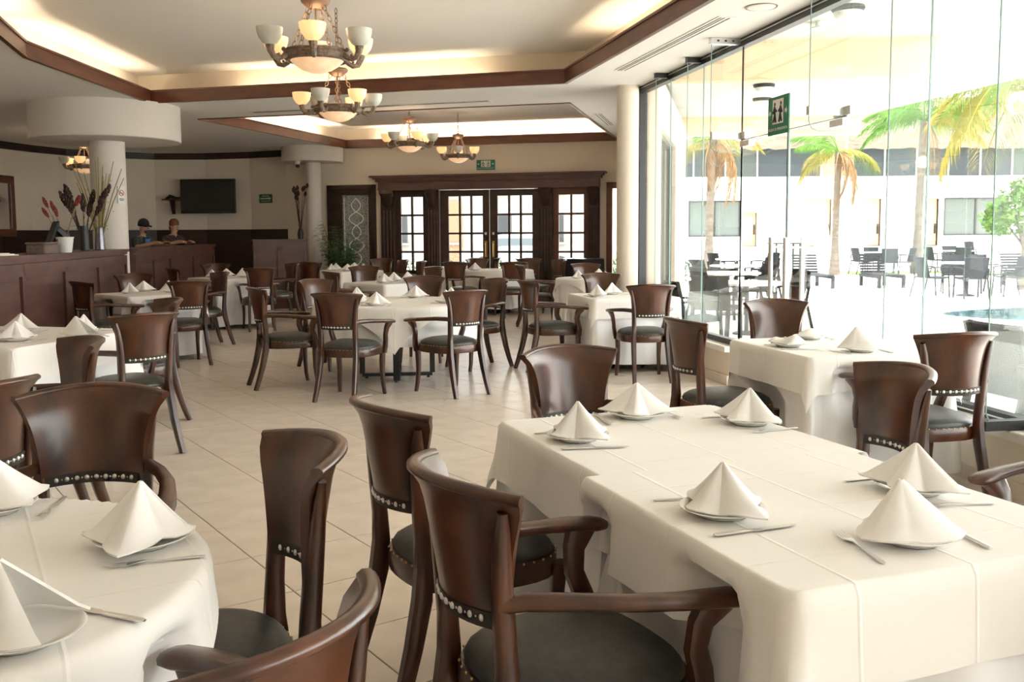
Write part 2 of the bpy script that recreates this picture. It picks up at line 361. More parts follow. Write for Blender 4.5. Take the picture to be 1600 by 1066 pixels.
# ---------------------------------------------------------------- frameless glazing with fins, and the glass double door
JY = [11.06, 10.06, 9.11, 8.18, 6.36, 5.40, 4.42, 3.44, 2.46, 1.48, .5, -.5, -1.5, -2.5, -3.15]
gw = struct(link('window_5', None)); ZS = .36; ZG = ZC - .02
for nm_, bx_ in (('sill_rail', (GX - .035, GX + .035, -3.2, 6.36, ZS, ZS + .05)), ('sill_rail', (GX - .035, GX + .035, 8.18, 11.02, ZS, ZS + .05)), ('head_rail', (GX - .04, GX + .04, -3.2, 11.1, ZC - .075, ZC)), ('end_post', (GX - .04, GX + .05, 11.02, 11.12, ZS, ZC - .075))):
    m = MB(); m.box(*bx_); part(nm_, m, 'frame_dark', gw, 0)
m = MB(); m.box(GX - .045, GX - .036, -3.2, 6.36, ZS + .02, ZS + .027); m.box(GX - .048, GX - .041, -3.2, 11.0, ZC - .03, ZC - .022); part('rail_strip', m, 'steel', gw, 0)
def pane(y0, y1, z0, z1, name='glass_pane', par=None, x=GX, e=.004):
    mm = MB(); mm.box(x - .005, x + .005, y0 + e, y1 - e, z0, z1); return part(name, mm, 'glass', par or gw, 0)
def pane_edges(y, z0, z1, par):
    mm = MB(); mm.box(GX - .0062, GX + .0062, y - .003, y + .003, z0, z1); part('pane_edge', mm, 'glass_edge', par, 0)
for a, b in zip(JY[:-1], JY[1:]):
    if a == 8.18: continue
    pane(b, a, ZS + .02, ZG); pane_edges(b, ZS + .05, ZG, gw)
pane_edges(8.18, .0, ZG, gw)
def fin(y, depth, z0):
    mm = MB(); r = .07
    prof = [(GX - .008, z0), (GX - depth + r, z0), (GX - depth + .02, z0 + .02), (GX - depth, z0 + r), (GX - depth, ZG), (GX - .008, ZG)]
    n = len(prof); mm.add([(x, y - .006, z) for x, z in prof] + [(x, y + .006, z) for x, z in prof], [tuple(range(n)), tuple(range(2 * n - 1, n - 1, -1))])
    o = part('glass_fin', mm, 'glass_fin', gw, 0)
    e = MB()
    for i in range(n - 1 if z0 > 1 else 1, n) if False else range(n - 1):
        if z0 < 1 and i == 0: continue
        e.tube([(prof[i][0], y, prof[i][1]), (prof[i + 1][0], y, prof[i + 1][1])], .0045, 4)
    part('polished_edge', e, 'glass_edge', o, 0)
    hb = MB(); hb.box(GX - depth - .015, GX - .02, y - .03, y + .03, ZC - .055, ZC - .002); part('head_bracket', hb, 'frame_dark' if z0 < 1 else 'steel', gw, 0)
    if z0 < 1:
        sb = MB(); sb.box(GX - depth - .02, GX - .02, y - .032, y + .032, ZS + .004, ZS + .055); part('base_shoe', sb, 'black_metal', gw, 0)
    else:
        bl = MB()
        for q in range(3): bl.box(GX - depth + .04 + q * .07, GX - depth + .06 + q * .07, y - .034, y + .034, ZC - .035, ZC - .02)
        part('bracket_bolts', bl, 'frame_dark', gw, 0)
for y in (10.06, 9.11): fin(y, .17, ZS + .03)
for y in (8.18, 6.36): fin(y, .30, 2.12)
for y in JY[5:14]: fin(y, .27, ZS + .03)
ZD = 2.22
pane(6.36, 8.18, ZD + .01, ZG, 'transom_pane'); mm = MB(); mm.box(GX - .006, GX + .006, 6.37, 8.17, ZD + .004, ZD + .012); part('pane_edge', mm, 'glass_edge', gw, 0)
for k, (y0, y1, yh, yk) in enumerate(((7.28, 8.16, 7.40, 8.16), (6.38, 7.26, 7.14, 6.38))):
    dr = struct(link('door_%d' % (3 + k), None)); pane(y0, y1, .01, ZD, 'door_pane', dr)
    mm = MB(); mm.box(GX - .006, GX + .006, (y0 if k == 0 else y1) - .003, (y0 if k == 0 else y1) + .003, .02, ZD); part('pane_edge', mm, 'frame_dark' if k == 0 else 'glass_edge', dr, 0)
    for sx in (-1, 1):
        hm = MB(); hm.tube([(GX + sx * .075, yh, .72), (GX + sx * .075, yh, 1.36)], .019, 10)
        for z in (.80, 1.28): hm.tube([(GX + sx * .004, yh, z), (GX + sx * .075, yh, z)], .011, 8)
        part('pull_handle', hm, 'steel', dr)
    pm = MB(); s = -1 if k == 0 else 1
    pm.box(GX - .028, GX + .028, min(yk, yk + s * .19), max(yk, yk + s * .19), ZD - .055, ZD - .004); part('patch_fitting', pm, 'brass' if False else 'steel', dr, 0)
    pm = MB(); pm.box(GX - .028, GX + .028, min(yk, yk + s * .17), max(yk, yk + s * .17), .01, .08); part('floor_patch', pm, 'steel', dr, 0)
    pm = MB(); pm.box(GX - .028, GX + .028, yk - .10, yk + .14, ZD + .012, ZD + .075); pm.box(GX - .30, GX - .01, yk - .02, yk + .02, ZD + .012, ZD + .075); part('transom_clamp', pm, 'steel', gw, 0)
tm_ = MB(); tm_.box(GX - .07, GX + .07, 6.34, 8.18, -.015, .004); struct(part('trim_6', tm_, 'steel', smooth=0))

# slot diffusers and round speakers in the soffit
def slot(name, a, b, lab):
    a, b = Vector(a), Vector(b); e = (b - a).normalized(); L_ = (b - a).length
    o = thing(name, lab, 'vent', (a.x, a.y, ZC), atan2(e.y, e.x))
    mm = MB(); mm.box(0, L_, -.075, .075, -.006, .0); part('plate', mm, 'paint_w', o, 0)
    for k in (-.045, -.015, .03): mm = MB(); mm.box(.03, L_ - .03, k - .006, k + .006, -.0085, -.0065); part('slot', mm, 'frame_dark', o, 0)
slot('slot_diffuser', (3.0, 9.95), (3.10, 7.35), 'long linear slot diffuser in white soffit along the large ceiling tray')
slot('slot_diffuser', (3.12, 6.6), (3.2, 4.5), 'linear slot diffuser in white soffit beside the glass wall')
slot('slot_diffuser', (3.75, 13.6), (4.35, 15.0), 'short slot diffuser in soffit beyond the slim column')
slot('slot_diffuser', (-1.15, 14.1), (2.0, 12.45), 'slot diffuser in the soffit strip between both ceiling trays')
o = thing('ceiling_speaker', 'round flush loudspeaker grille in the soffit by the glass wall', 'speaker', (3.22, 7.0, ZC))
mm = MB(); mm.lathe([(.001, -.012), (.09, -.012), (.105, -.008), (.11, 0)], 24, cap=False); part('grille', mm, 'paint_w', o); mm = MB(); mm.lathe([(.11, -.004), (.122, -.006), (.125, 0)], 24, cap=False); part('rim', mm, 'bronze', o)

# ---------------------------------------------------------------- entrance: surround, doors, side lights, windows
def wbox(mb, s0, s1, t0, t1, z0, z1): return mb.box(s0, s1, t0, t1, z0, z1, MW)
sur = struct(link('trim_7', None))
m = MB(); wbox(m, .80, 5.27, -.14, .1, 2.28, 2.42); wbox(m, .76, 5.31, -.19, .1, 2.42, 2.47); wbox(m, .72, 5.35, -.24, .1, 2.47, 2.505); wbox(m, .67, 5.40, -.29, .1, 2.505, 2.54); wbox(m, .80, 5.27, -.16, .1, 2.25, 2.285)
part('cornice', m, 'bar_wood', sur, 0)
for s0, s1 in ((.82, 1.14), (1.78, 2.05), (4.08, 4.35), (5.02, 5.26)):
    m = MB(); wbox(m, s0, s1, -.06, .12, 0, 2.26); wbox(m, s0 - .015, s1 + .015, -.085, .1, 0, .2); p_ = part('pilaster', m, 'wood_dark', sur, 0)
    fm = MB(); nfl = 4; wd = (s1 - s0)
    for q in range(nfl): c = s0 + wd * (q + .75) / (nfl + .5); fm.sweep([wp(c, -.062, .28), wp(c, -.062, 1.86)], (wd / 13, .016), tuple(BD), 8, 2)
    part('fluting', fm, 'wood_dark', p_)
    cm = MB(); c = (s0 + s1) / 2
    cm.sweep([wp(c, -.06, 1.92), wp(c, -.10, 2.0), wp(c, -.13, 2.12), wp(c, -.17, 2.2), wp(c, -.16, 2.25)], [(wd * .22, .03), (wd * .3, .045), (wd * .38, .06), (wd * .46, .07), (wd * .48, .04)], tuple(BD), 10, 2.2)
    for q in (-1, 1): cm.ball(tuple(wp(c + q * wd * .3, -.12, 2.17)), .05, 8, 6)
    part('carved_corbel', cm, 'wood_dark', p_)
def leaf(name, n, s0, s1, z0, z1, g0, g1, cols, rows, mat='wood_dark', t=(.0, .05), handle=None):
    d = struct(link('%s_%d' % (name, n), None)); mm = MB(); zs = [rows[0] + (rows[1] - rows[0]) * k / rows[2] for k in range(rows[2] + 1)]
    wbox(mm, s0, g0, *t, z0, z1); wbox(mm, g1, s1, *t, z0, z1); wbox(mm, g0, g1, *t, z0, rows[0]); wbox(mm, g0, g1, *t, rows[1], z1)
    part('frame', mm, mat, d, 0)
    mm = MB(); wbox(mm, g0 - .02, g1 + .02, t[0] - .012, t[0], rows[0] - .38, rows[0] - .1); part('raised_panel', mm, mat, d, 0)
    bw = .038
    for k in range(1, cols): mm = MB(); c = g0 + (g1 - g0) * k / cols; wbox(mm, c - bw / 2, c + bw / 2, *t, rows[0], rows[1]); part('glazing_bar', mm, mat, d, 0)
    for k in range(1, rows[2]): mm = MB(); wbox(mm, g0, g1, *t, zs[k] - bw / 2, zs[k] + bw / 2); part('glazing_bar', mm, mat, d, 0)
    for a in range(cols):
        for b in range(rows[2]):
            mm = MB(); wbox(mm, g0 + (g1 - g0) * a / cols, g0 + (g1 - g0) * (a + 1) / cols, t[0] + .02, t[0] + .028, zs[b], zs[b + 1]); part('pane', mm, 'pane', d, 0)
    if handle:
        hm = MB(); hm.tube([wp(handle, -.05, .95), wp(handle, -.05, 1.2)], .012, 8); wbox(hm, handle - .025, handle + .025, -.008, 0, .92, 1.24)
        for z in (.98, 1.17): hm.tube([wp(handle, 0, z), wp(handle, -.05, z)], .009, 6)
        part('handle', hm, 'brass', d); lm = MB(); wbox(lm, handle - .02, handle + .02, -.012, 0, 1.36, 1.41); part('lock', lm, 'steel', d, 0)
leaf('window', 1, 1.14, 1.78, .02, 2.26, 1.23, 1.70, 2, (.66, 2.12, 4))
leaf('window', 2, 4.35, 5.02, .02, 2.26, 4.46, 4.95, 2, (.66, 2.12, 4), 'wood_red')
leaf('door', 1, 2.06, 3.07, .01, 2.24, 2.23, 2.94, 3, (.66, 2.12, 4), handle=3.0)
leaf('door', 2, 3.085, 4.07, .01, 2.24, 3.24, 3.94, 3, (.66, 2.12, 4), handle=3.155)
# etched window and the plain window
w3 = struct(link('window_3', None)); m = MB()
for a in ((-.32, -.06, .3, 2.34), (.55, .67, .3, 2.34)): wbox(m, a[0], a[1], -.03, .1, a[2], a[3])
wbox(m, -.32, .67, -.03, .1, 2.18, 2.34); wbox(m, -.32, .67, -.03, .1, .3, .42); part('frame', m, 'wood_dark', w3, 0)
m = MB(); wbox(m, -.36, -.28, -.05, .0, .26, 2.38); wbox(m, .63, .70, -.05, 0, .26, 2.38); wbox(m, -.36, .70, -.05, 0, 2.30, 2.38); part('casing', m, 'wood_dark', w3, 0)
m = MB(); wbox(m, -.06, .55, .04, .05, .42, 2.18); part('etched_pane', m, 'etched', w3, 0)
m = MB(); cs = .245
for k in range(6):
    zc = .62 + k * .27; rr = .10 if k % 2 else .16
    for sx in (-1, 1):
        m.tube([wp(cs + sx * rr * sin(pi * q / 8), .03, zc - .14 + .28 * q / 8) for q in range(9)], .011, 5)
for sx in (-.26, .26): m.tube([wp(cs + sx, .03, .46), wp(cs + sx, .03, 2.14)], .009, 5)
part('leading', m, 'lead', w3)
w6 = struct(link('window_6', None)); m = MB()
wbox(m, 5.39, 5.50, -.04, .1, .45, 2.34); wbox(m, 6.2, 6.34, -.04, .1, .45, 2.34); wbox(m, 5.39, 6.34, -.04, .1, 2.22, 2.34); wbox(m, 5.39, 6.34, -.04, .1, .45, .56); part('frame', m, 'wood_red', w6, 0)
m = MB(); wbox(m, 5.50, 6.2, .04, .048, .56, 2.22); part('pane', m, 'pane', w6, 0)

# ---------------------------------------------------------------- columns
c1 = tag(link('column', None, None, (-3.02, 13.72, 0)), 'round white plaster column with wide drum capital rising through the bar counter', 'column')
m = MB(); m.lathe([(.225, 0), (.225, 2.66)], 40); part('shaft', m, 'plaster_drum', c1); m = MB(); m.lathe([(.2, 2.65), (.94, 2.65), (.95, 2.66), (.95, ZC)], 64); part('drum', m, 'plaster_drum', c1)
c2 = tag(link('column', None, None, (-.46, 19.72, 0)), 'round white column with drum capital beside the etched window', 'column')
m = MB(); m.lathe([(.155, 0), (.155, 2.84)], 32); part('shaft', m, 'plaster_drum', c2); m = MB(); m.lathe([(.15, 2.82), (.60, 2.82), (.61, 2.83), (.61, ZC)], 48); part('drum', m, 'plaster_drum', c2)
c3 = tag(link('column', None, None, (3.41, 11.02, 0)), 'slim round cream column at the end of the glass wall', 'column')
m = MB(); m.lathe([(.145, 0), (.135, .02), (.13, .1), (.13, ZC - .02), (.14, ZC)], 32); part('shaft', m, 'paint', c3); m = MB(); m.lathe([(.14, 0), (.14, .09), (.13, .1)], 32); part('base', m, 'tile', c3)

# ---------------------------------------------------------------- bar counters
def counter(name, pts, zt, lab, npan, depth=.5):
    o = tag(link(name, None), lab, 'counter'); P = [Vector(p) for p in pts]
    body = MB(); top = MB()
    for i in range(len(P) - 1):
        e = (P[i + 1] - P[i]).normalized(); nn = Vector((e.y, -e.x)); L_ = (P[i + 1] - P[i]).length   # nn points to the dining room side
        M = Matrix(((e.x, nn.x, 0, P[i].x), (e.y, nn.y, 0, P[i].y), (0, 0, 1, 0), (0, 0, 0, 1)))
        body.box(0, L_, -depth, 0, 0, zt - .05, M); top.box(-.01, L_ + .01, -depth - .05, .06, zt - .035, zt, M); top.box(0, L_, -depth, .035, zt - .07, zt - .035, M)
        n = npan[i]; w_ = L_ / n
        for k in range(n):
            fr = MB(); x0, x1 = k * w_, (k + 1) * w_
            for a in ((x0, x0 + .05, .12, zt - .13), (x1 - .05, x1, .12, zt - .13), (x0, x1, zt - .2, zt - .08), (x0, x1, .0, .16)): fr.box(a[0], a[1], 0, .03, a[2], a[3], M)
            q = part('panel_frame', fr, 'bar_wood', o, 0)
            pn = MB(); pn.box(x0 + .075, x1 - .075, 0, .010, .2, zt - .24, M); part('panel', pn, 'bar_wood', q, 0)
    part('carcass', body, 'bar_wood', o, 0); part('counter_top', top, 'bar_wood', o, 0); return o
BARP = [(-3.25, 6.5), (-2.98, 9.8), (-2.79, 13.42)]
counter('bar_counter', BARP, 1.22, 'long reddish brown panelled bar counter running up to the white column', (2, 3), .45)
counter('bar_counter', [(-2.80, 14.02), (-2.68, 16.2), (-2.30, 18.6)], 1.22, 'panelled bar counter section between white column and the wall with the television', (2, 2), .22)
counter('service_counter', [(-1.55, 18.35), (-.58, 18.48)], 1.30, 'short panelled counter beside the potted palm', (2,), .5)

# ---------------------------------------------------------------- dining chairs
def outline(th):   # seat outline, facing +y
    c, s = cos(th), sin(th); p = 2.9
    r = 1 / (abs(c) ** p + abs(s) ** p) ** (1 / p)
    x, y = r * c, r * s
    return x * (.235 + .018 * y), y * .235 + .0
def bk(t, h):
    hw = .160 + .052 * max(h, 0) ** 2.2 + .018 * max(h, 0) ** 9; sag = .055 + .065 * h
    roll = max(0, h - .8) / .2
    return (hw * t, -.287 - .055 * h - .018 * roll * roll + sag * t * t, .622 + .298 * h - .020 * t * t * max(h, 0))
CH = {}
def chair_meshes():
    m = MB(); m.shell(lambda a, b: bk(2 * a - 1, b), 16, 9, .022); CH['backrest'] = m.mesh('backrest', 'wood', 50)
    m = MB(); m.sweep([bk(-1 + 2 * k / 16, 1.0) for k in range(17)], (.012, .016), (0, 0, 1), 8, 2); CH['top_roll'] = m.mesh('top_roll', 'wood', 60)
    m = MB(); m.shell(lambda a, b: bk((2 * a - 1) * .9, -.03 + .12 * b), 12, 1, .029); CH['nail_strip'] = m.mesh('nail_strip', 'strip', 30)
    m = MB()
    for k in range(9):
        t = -.72 + 1.44 * k / 8; x, y, z = bk(t, .035)
        for sg in (-1, 1): m.ball((x, y + sg * .0155, z), .0085, 6, 4, (1, .6, 1))
        if k < 8:
            x, y, z = bk(t + .09, .035)
            for sg in (-1, 1): m.ball((x, y + sg * .0148, z), .0035, 5, 3, (1, .6, 1))
    CH['nails'] = m.mesh('nails', 'nail', 60)
    for s, nm in ((1, 'R'), (-1, 'L')):
        m = MB(); m.sweep([(s * .178, -.345, 0), (s * .172, -.31, .1), (s * .166, -.275, .22), (s * .161, -.243, .36), (s * .158, -.235, .45), (s * .157, -.238, .54), (s * .160, -.245, .63), (s * .167, -.252, .73), (s * .180, -.258, .82), (s * .192, -.262, .87)],
                          [(.017, .021), (.019, .023), (.021, .026), (.022, .030), (.021, .027), (.020, .023), (.020, .022), (.018, .020), (.015, .016), (.010, .010)], (1, 0, 0), 8, 4)
        CH['rear' + nm] = m.mesh('leg', 'wood', 50)
        m = MB(); m.sweep([(s * .217, .222, 0), (s * .211, .207, .08), (s * .205, .198, .2), (s * .207, .196, .3), (s * .213, .196, .41)], [(.015, .016), (.017, .018), (.019, .021), (.022, .024), (.023, .026)], (1, 0, 0), 8, 4)
        CH['front' + nm] = m.mesh('leg', 'wood', 50)
        m = MB(); m.sweep([(s * .164, -.262, .672), (s * .180, -.21, .676), (s * .226, -.12, .676), (s * .266, -.01, .668), (s * .284, .10, .658), (s * .288, .17, .652), (s * .287, .235, .645), (s * .286, .262, .642), (s * .286, .276, .641)],
                          [(.016, .018), (.018, .019), (.020, .018), (.022, .017), (.026, .017), (.033, .0175), (.036, .0175), (.030, .014), (.013, .007)], (1, 0, 0), 10, 2.6)
        CH['arm' + nm] = m.mesh('arm', 'wood', 60)
        m = MB(); m.sweep([(s * .226, .195, .37), (s * .238, .195, .42), (s * .250, .180, .48), (s * .258, .160, .535), (s * .268, .165, .595), (s * .283, .195, .645)], [(.020, .027), (.020, .027), (.019, .026), (.018, .025), (.019, .028), (.022, .040)], (1, 0, 0), 8, 4)
        CH['sup' + nm] = m.mesh('arm_support', 'wood', 50)
    n = 32; m = MB(); v = []; f = []; prof = [(0, .500), (.35, .499), (.65, .492), (.85, .478), (.95, .463), (.985, .448), (.97, .432)]
    for r, z in prof:
        for i in range(n): x, y = outline(2 * pi * i / n); v.append((x * max(r, .001), y * max(r, .001), z))
    for k in range(len(prof) - 1): f += [(k * n + i, (k + 1) * n + i, (k + 1) * n + (i + 1) % n, k * n + (i + 1) % n) for i in range(n)]
    m.add(v, f); CH['seat'] = m.mesh('seat', 'vinyl', 60)
    m = MB(); v = []; f = []; prof = [(.90, .372), (1.02, .372), (1.035, .385), (1.035, .428), (1.015, .438), (.90, .438)]
    for r, z in prof:
        for i in range(n): x, y = outline(2 * pi * i / n); v.append((x * r, y * r, z))
    for k in range(len(prof)): f += [(k * n + i, k * n + (i + 1) % n, ((k + 1) % len(prof)) * n + (i + 1) % n, ((k + 1) % len(prof)) * n + i) for i in range(n)]
    m.add(v, f); CH['frame'] = m.mesh('seat_frame', 'wood', 40)
    m = MB()
    for i in range(44): x, y = outline(2 * pi * (i + .5) / 44); m.ball((x * 1.022, y * 1.022, .437), .0042, 5, 3)
    CH['seat_nails'] = m.mesh('seat_nails', 'brass', 60)
chair_meshes()
def make_chair(arms):
    o = link('dining_armchair' if arms else 'dining_chair', None)
    lk = lambda nm, key, par=o: link(nm, CH[key], par)
    b = lk('backrest', 'backrest'); lk('top_roll', 'top_roll', b); s_ = lk('nail_strip', 'nail_strip', b); lk('nails', 'nails', o)
    st = lk('seat', 'seat'); lk('seat_nails', 'seat_nails', st); lk('seat_frame', 'frame')
    for nm in 'LR':
        lk('leg', 'rear' + nm); lk('leg', 'front' + nm)
        if arms: lk('arm', 'arm' + nm); lk('arm_support', 'sup' + nm)
    return o
TABLES = {   # key: (x, y, shape, half size, angle, skirt bottom z, overlay drop, wording)
 'T0': (-2.28, 4.15, 'sq', .43, 10, .10, .26, 'small table at the bar start'),
 'T1a': (1.06, 2.96, 'sq', .43, 10, .08, .205, 'joined table nearer the doors'),
 'T1b': (1.165, 2.10, 'sq', .43, 10, .08, .205, 'joined table away from the doors'),
 'T2': (-.90, 1.98, 'rd', .605, 20, .10, .20, 'round table with cream napkins'),
 'T3': (-2.18, 6.83, 'sq', .57, 64, .09, .205, 'large square table by the bar'),
 'T4': (-2.12, 11.39, 'sq', .43, 36, .06, .205, 'small table against the bar panels'),
 'T5': (-1.66, 15.15, 'sq', .43, 36, .05, .205, 'small table by the far bar'),
 'T6': (.55, 9.32, 'rd', .78, 40, .40, .26, 'large round table on black legs'),
 'T7': (.68, 13.0, 'sq', .43, 36, .08, .205, 'square table between round table and palm'),
 'T8': (.15, 17.25, 'sq', .45, 36, .08, .205, 'table by the etched window'),
 'T9': (2.78, 16.72, 'rd', .62, 20, .10, .205, 'round table before the double doors'),
 'T10': (3.62, 13.35, 'rd', .52, 30, .08, .205, 'round table beyond the slim column'),
 'T11': (2.93, 9.62, 'sq', .45, 2, .08, .205, 'square table beside the slim column'),
 'T12': (2.86, 5.12, 'sq', .44, 4, .06, .205, 'square table under the glass panes'),
 'T13': (2.02, 18.32, 'sq', .40, -24, .08, .22, 'small table touching the double doors')}
CHAIRS = [  # table, arms, x, y, facing degrees
 ('T1b', 1, .505, 2.06, 16), ('T1a', 0, .39, 2.91, 20), ('T1a', 1, 1.03, 3.68, 286), ('T12', 0, 2.20, 5.18, 6), ('T12', 0, 3.02, 6.06, 262),
 ('T12', 1, 2.95, 4.42, 93), ('T1a', 0, 1.72, 3.12, 182), ('T1b', 1, 2.26, 2.39, 196), ('T1b', 1, 1.80, 1.46, 112), ('T2', 1, -.30, 1.40, 141), ('T2', 0, -.355, 2.22, 198), ('T2', 1, -.79, 2.97, 270),
 ('T0', 1, -1.42, 3.64, 150), ('T0', 1, -1.45, 4.68, 212), ('T3', 1, -2.20, 5.30, 64), ('T3', 1, -1.37, 6.53, 128), ('T3', 1, -1.53, 7.52, 207),
 ('T4', 1, -1.68, 10.88, 115), ('T4', 0, -2.42, 12.30, 290), ('T4', 1, -2.47, 10.88, 40), ('T4', 1, -1.72, 12.55, 212), ('T5', 1, -2.12, 14.62, 25), ('T5', 0, -1.95, 15.98, 275),
 ('T5', 1, -1.16, 14.5, 100), ('T5', 1, -.98, 15.86, 205), ('T6', 1, -.47, 9.06, 15), ('T6', 0, -.08, 10.18, 310), ('T6', 1, .09, 8.30, 64), ('T6', 1, .96, 8.38, 118), ('T6', 1, 1.40, 9.86, 207), ('T6', 0, .90, 10.50, 258),
 ('T7', 0, 1.10, 13.42, 205), ('T7', 0, .42, 14.05, 280), ('T7', 1, .15, 12.54, 22), ('T8', 0, -.35, 16.86, 60), ('T8', 1, .89, 17.17, 195), ('T8', 0, .72, 18.02, 250), ('T8', 1, 1.12, 16.36, 185),
 ('T9', 1, 2.06, 16.05, 55), ('T9', 0, 2.62, 17.45, 285), ('T13', 0, 2.72, 18.12, 165), ('T9', 0, 2.83, 15.74, 93), ('T9', 0, 3.45, 17.1, 262), ('T9', 0, 3.62, 16.45, 200),
 ('T10', 1, 2.98, 14.05, 350), ('T10', 0, 4.36, 13.9, 212), ('T10', 0, 3.72, 14.05, 262), ('T11', 0, 3.02, 10.62, 264), ('T11', 1, 2.16, 9.56, 10), ('T11', 1, 2.88, 8.76, 87)]
def side_words(tx, ty, x, y):
    a = math.degrees(atan2(y - ty, x - tx)) % 360
    names = ['glass side', 'glass and door corner', 'door side', 'bar and door corner', 'bar side', 'inner bar corner', 'inner side', 'inner glass corner']
    return names[int((a + 22.5) // 45) % 8]
def do_chairs():
    proto = {0: None, 1: None}; used = set()
    for t, arms, x, y, a in CHAIRS:
        if proto[arms] is None: proto[arms] = o = make_chair(arms)
        else: o = copy_tree(proto[arms])
        o.location = (x, y, 0); o.rotation_euler = (0, 0, radians(a - 90)); T = TABLES[t]
        lab = ('wooden armchair' if arms else 'armless wooden chair') + ' at the ' + T[7] + ', ' + side_words(T[0], T[1], x, y)
        if lab in used: lab = lab.replace('wooden ', 'dark wooden ', 1)
        used.add(lab); tag(o, lab, 'chair', 'curved-back dining chairs')
do_chairs()

# ---------------------------------------------------------------- tables, cloths
ZT = .735
def edge_dist(shape, hs, x, y, rc=.03):
    if shape == 'rd':
        r = hypot(x, y)
        if r <= hs: return 0, x, y, 0, 0
        return r - hs, x / r * hs, y / r * hs, x / r, y / r
    h = hs - rc; cx = max(-h, min(h, x)); cyy = max(-h, min(h, y)); d = hypot(x - cx, y - cyy)
    if d <= rc: return 0, x, y, 0, 0
    return d - rc, cx + (x - cx) / d * rc, cyy + (y - cyy) / d * rc, (x - cx) / d, (y - cyy) / d
def overlay(shape, hs, drop, seed, n=46, side=0, ext=0):
    rnd = random.Random(seed); drop = .07 if shape == 'rd' else drop; S = hs + drop; ph = [rnd.random() * 6.28 for _ in range(6)]; v = []; nr = []
    zt = ZT + .012
    e_ = hs; pos = [e_ * i / 18 for i in range(18)] + [e_ - .006, e_, e_ + .006, e_ + .014, e_ + .03] + [e_ + .03 + (drop - .03) * i / 9 for i in range(1, 10)]
    lines = ([-q for q in pos[:0:-1]] + pos) if shape != 'rd' else [-S + 2 * S * i / 60 for i in range(61)]; n = len(lines) - 1
    for y in lines:
        for x in lines:
            over = 0
            if side and y * side > hs - .031:      # joined side: the cloth runs on flat instead of hanging
                over = side * min(y * side - (hs - .031), .031 + ext); yc = side * (hs - .031)
            else: yc = y
            d, qx, qy, nx, ny = edge_dist(shape, hs, x, yc); qy += over; nr.append((nx, ny))
            if d == 0 and over: v.append((x, qy, zt)); continue
            if d == 0: z = zt + .0006 * sin(9 * x + ph[0]) * sin(8 * y + ph[1]); v.append((x, y, z)); continue
            a = atan2(qy, qx) if shape == 'rd' else (qx + qy * 1.3) * 2.2
            fo = .5 + .5 * sin(a * (9 if shape == 'rd' else 4.2) + ph[2]) + .35 * sin(a * (17 if shape == 'rd' else 9) + ph[3])
            cor = 1.0 if shape == 'rd' else min(abs(nx), abs(ny)) * 1.4
            out = .016 + d * (.05 + .10 * fo * (.35 + cor) * min(1, d / .2))
            r = .011
            if d < r * 1.57: th = d / r; v.append((qx + nx * r * sin(th) * .9, qy + ny * r * sin(th) * .9, zt - r * (1 - cos(th))))
            else: v.append((qx + nx * out, qy + ny * out, zt - r - (d - r * 1.57)))
    m = n + 1
    mb = MB(); mb.add(v, [(j * m + i, j * m + i + 1, (j + 1) * m + i + 1, (j + 1) * m + i) for j in range(n) for i in range(n)]); mb.nr = nr; return mb
def skirt(shape, hs, zb, seed, side=0):
    rnd = random.Random(seed); P = []; ph = rnd.random() * 6
    if shape == 'rd':
        N = 120; P = [(hs * cos(2 * pi * i / N), hs * sin(2 * pi * i / N), cos(2 * pi * i / N), sin(2 * pi * i / N)) for i in range(N)]
    else:
        rc = .03; h = hs - rc
        for k, (sx, sy) in enumerate(((1, 1), (-1, 1), (-1, -1), (1, -1))):
            for q in range(7): a = k * pi / 2 + q * pi / 12; P.append((sx * h + rc * cos(a), sy * h + rc * sin(a), cos(a), sin(a)))
            ax = [(-1, 0), (0, -1), (1, 0), (0, 1)][k]; st = P[-1]
            for q in range(1, 16): P.append((st[0] + ax[0] * 2 * h * q / 16, st[1] + ax[1] * 2 * h * q / 16, st[2], st[3]))
    N = len(P); Z = [ZT + .004, ZT - .012] + [ZT - .02 - (ZT - .02 - zb) * k / 8 for k in range(1, 9)]; v = []; f = []
    v.append((0, 0, ZT + .004)); nr = [(0, 0)]
    for k, z in enumerate(Z):
        d = ZT - z
        for i, (x, y, nx, ny) in enumerate(P):
            w_ = sin(i / N * 2 * pi * 11 + ph) + .6 * sin(i / N * 2 * pi * 19 + ph * 2)
            cor = 1 if shape == 'rd' else (1 + 1.2 * min(abs(nx), abs(ny)) * 1.4)
            o = (.0 if k == 0 else .007) + d * .045 * cor + .028 * w_ * min(1, d / .5) * (d > .03)
            wob = .008 * sin(i / N * 2 * pi * 5 + ph) if k == len(Z) - 1 else 0
            yy = y + ny * o
            if side and yy * side > hs - .001: yy = side * (hs - .001)
            v.append((x + nx * o, yy, z + wob)); nr.append((nx, ny))
    f += [(0, 1 + i, 1 + (i + 1) % N) for i in range(N)]
    for k in range(len(Z) - 1): f += [(1 + k * N + i, 1 + (k + 1) * N + i, 1 + (k + 1) * N + (i + 1) % N, 1 + k * N + (i + 1) % N) for i in range(N)]
    mb = MB(); mb.add(v, f); mb.nr = nr; return mb
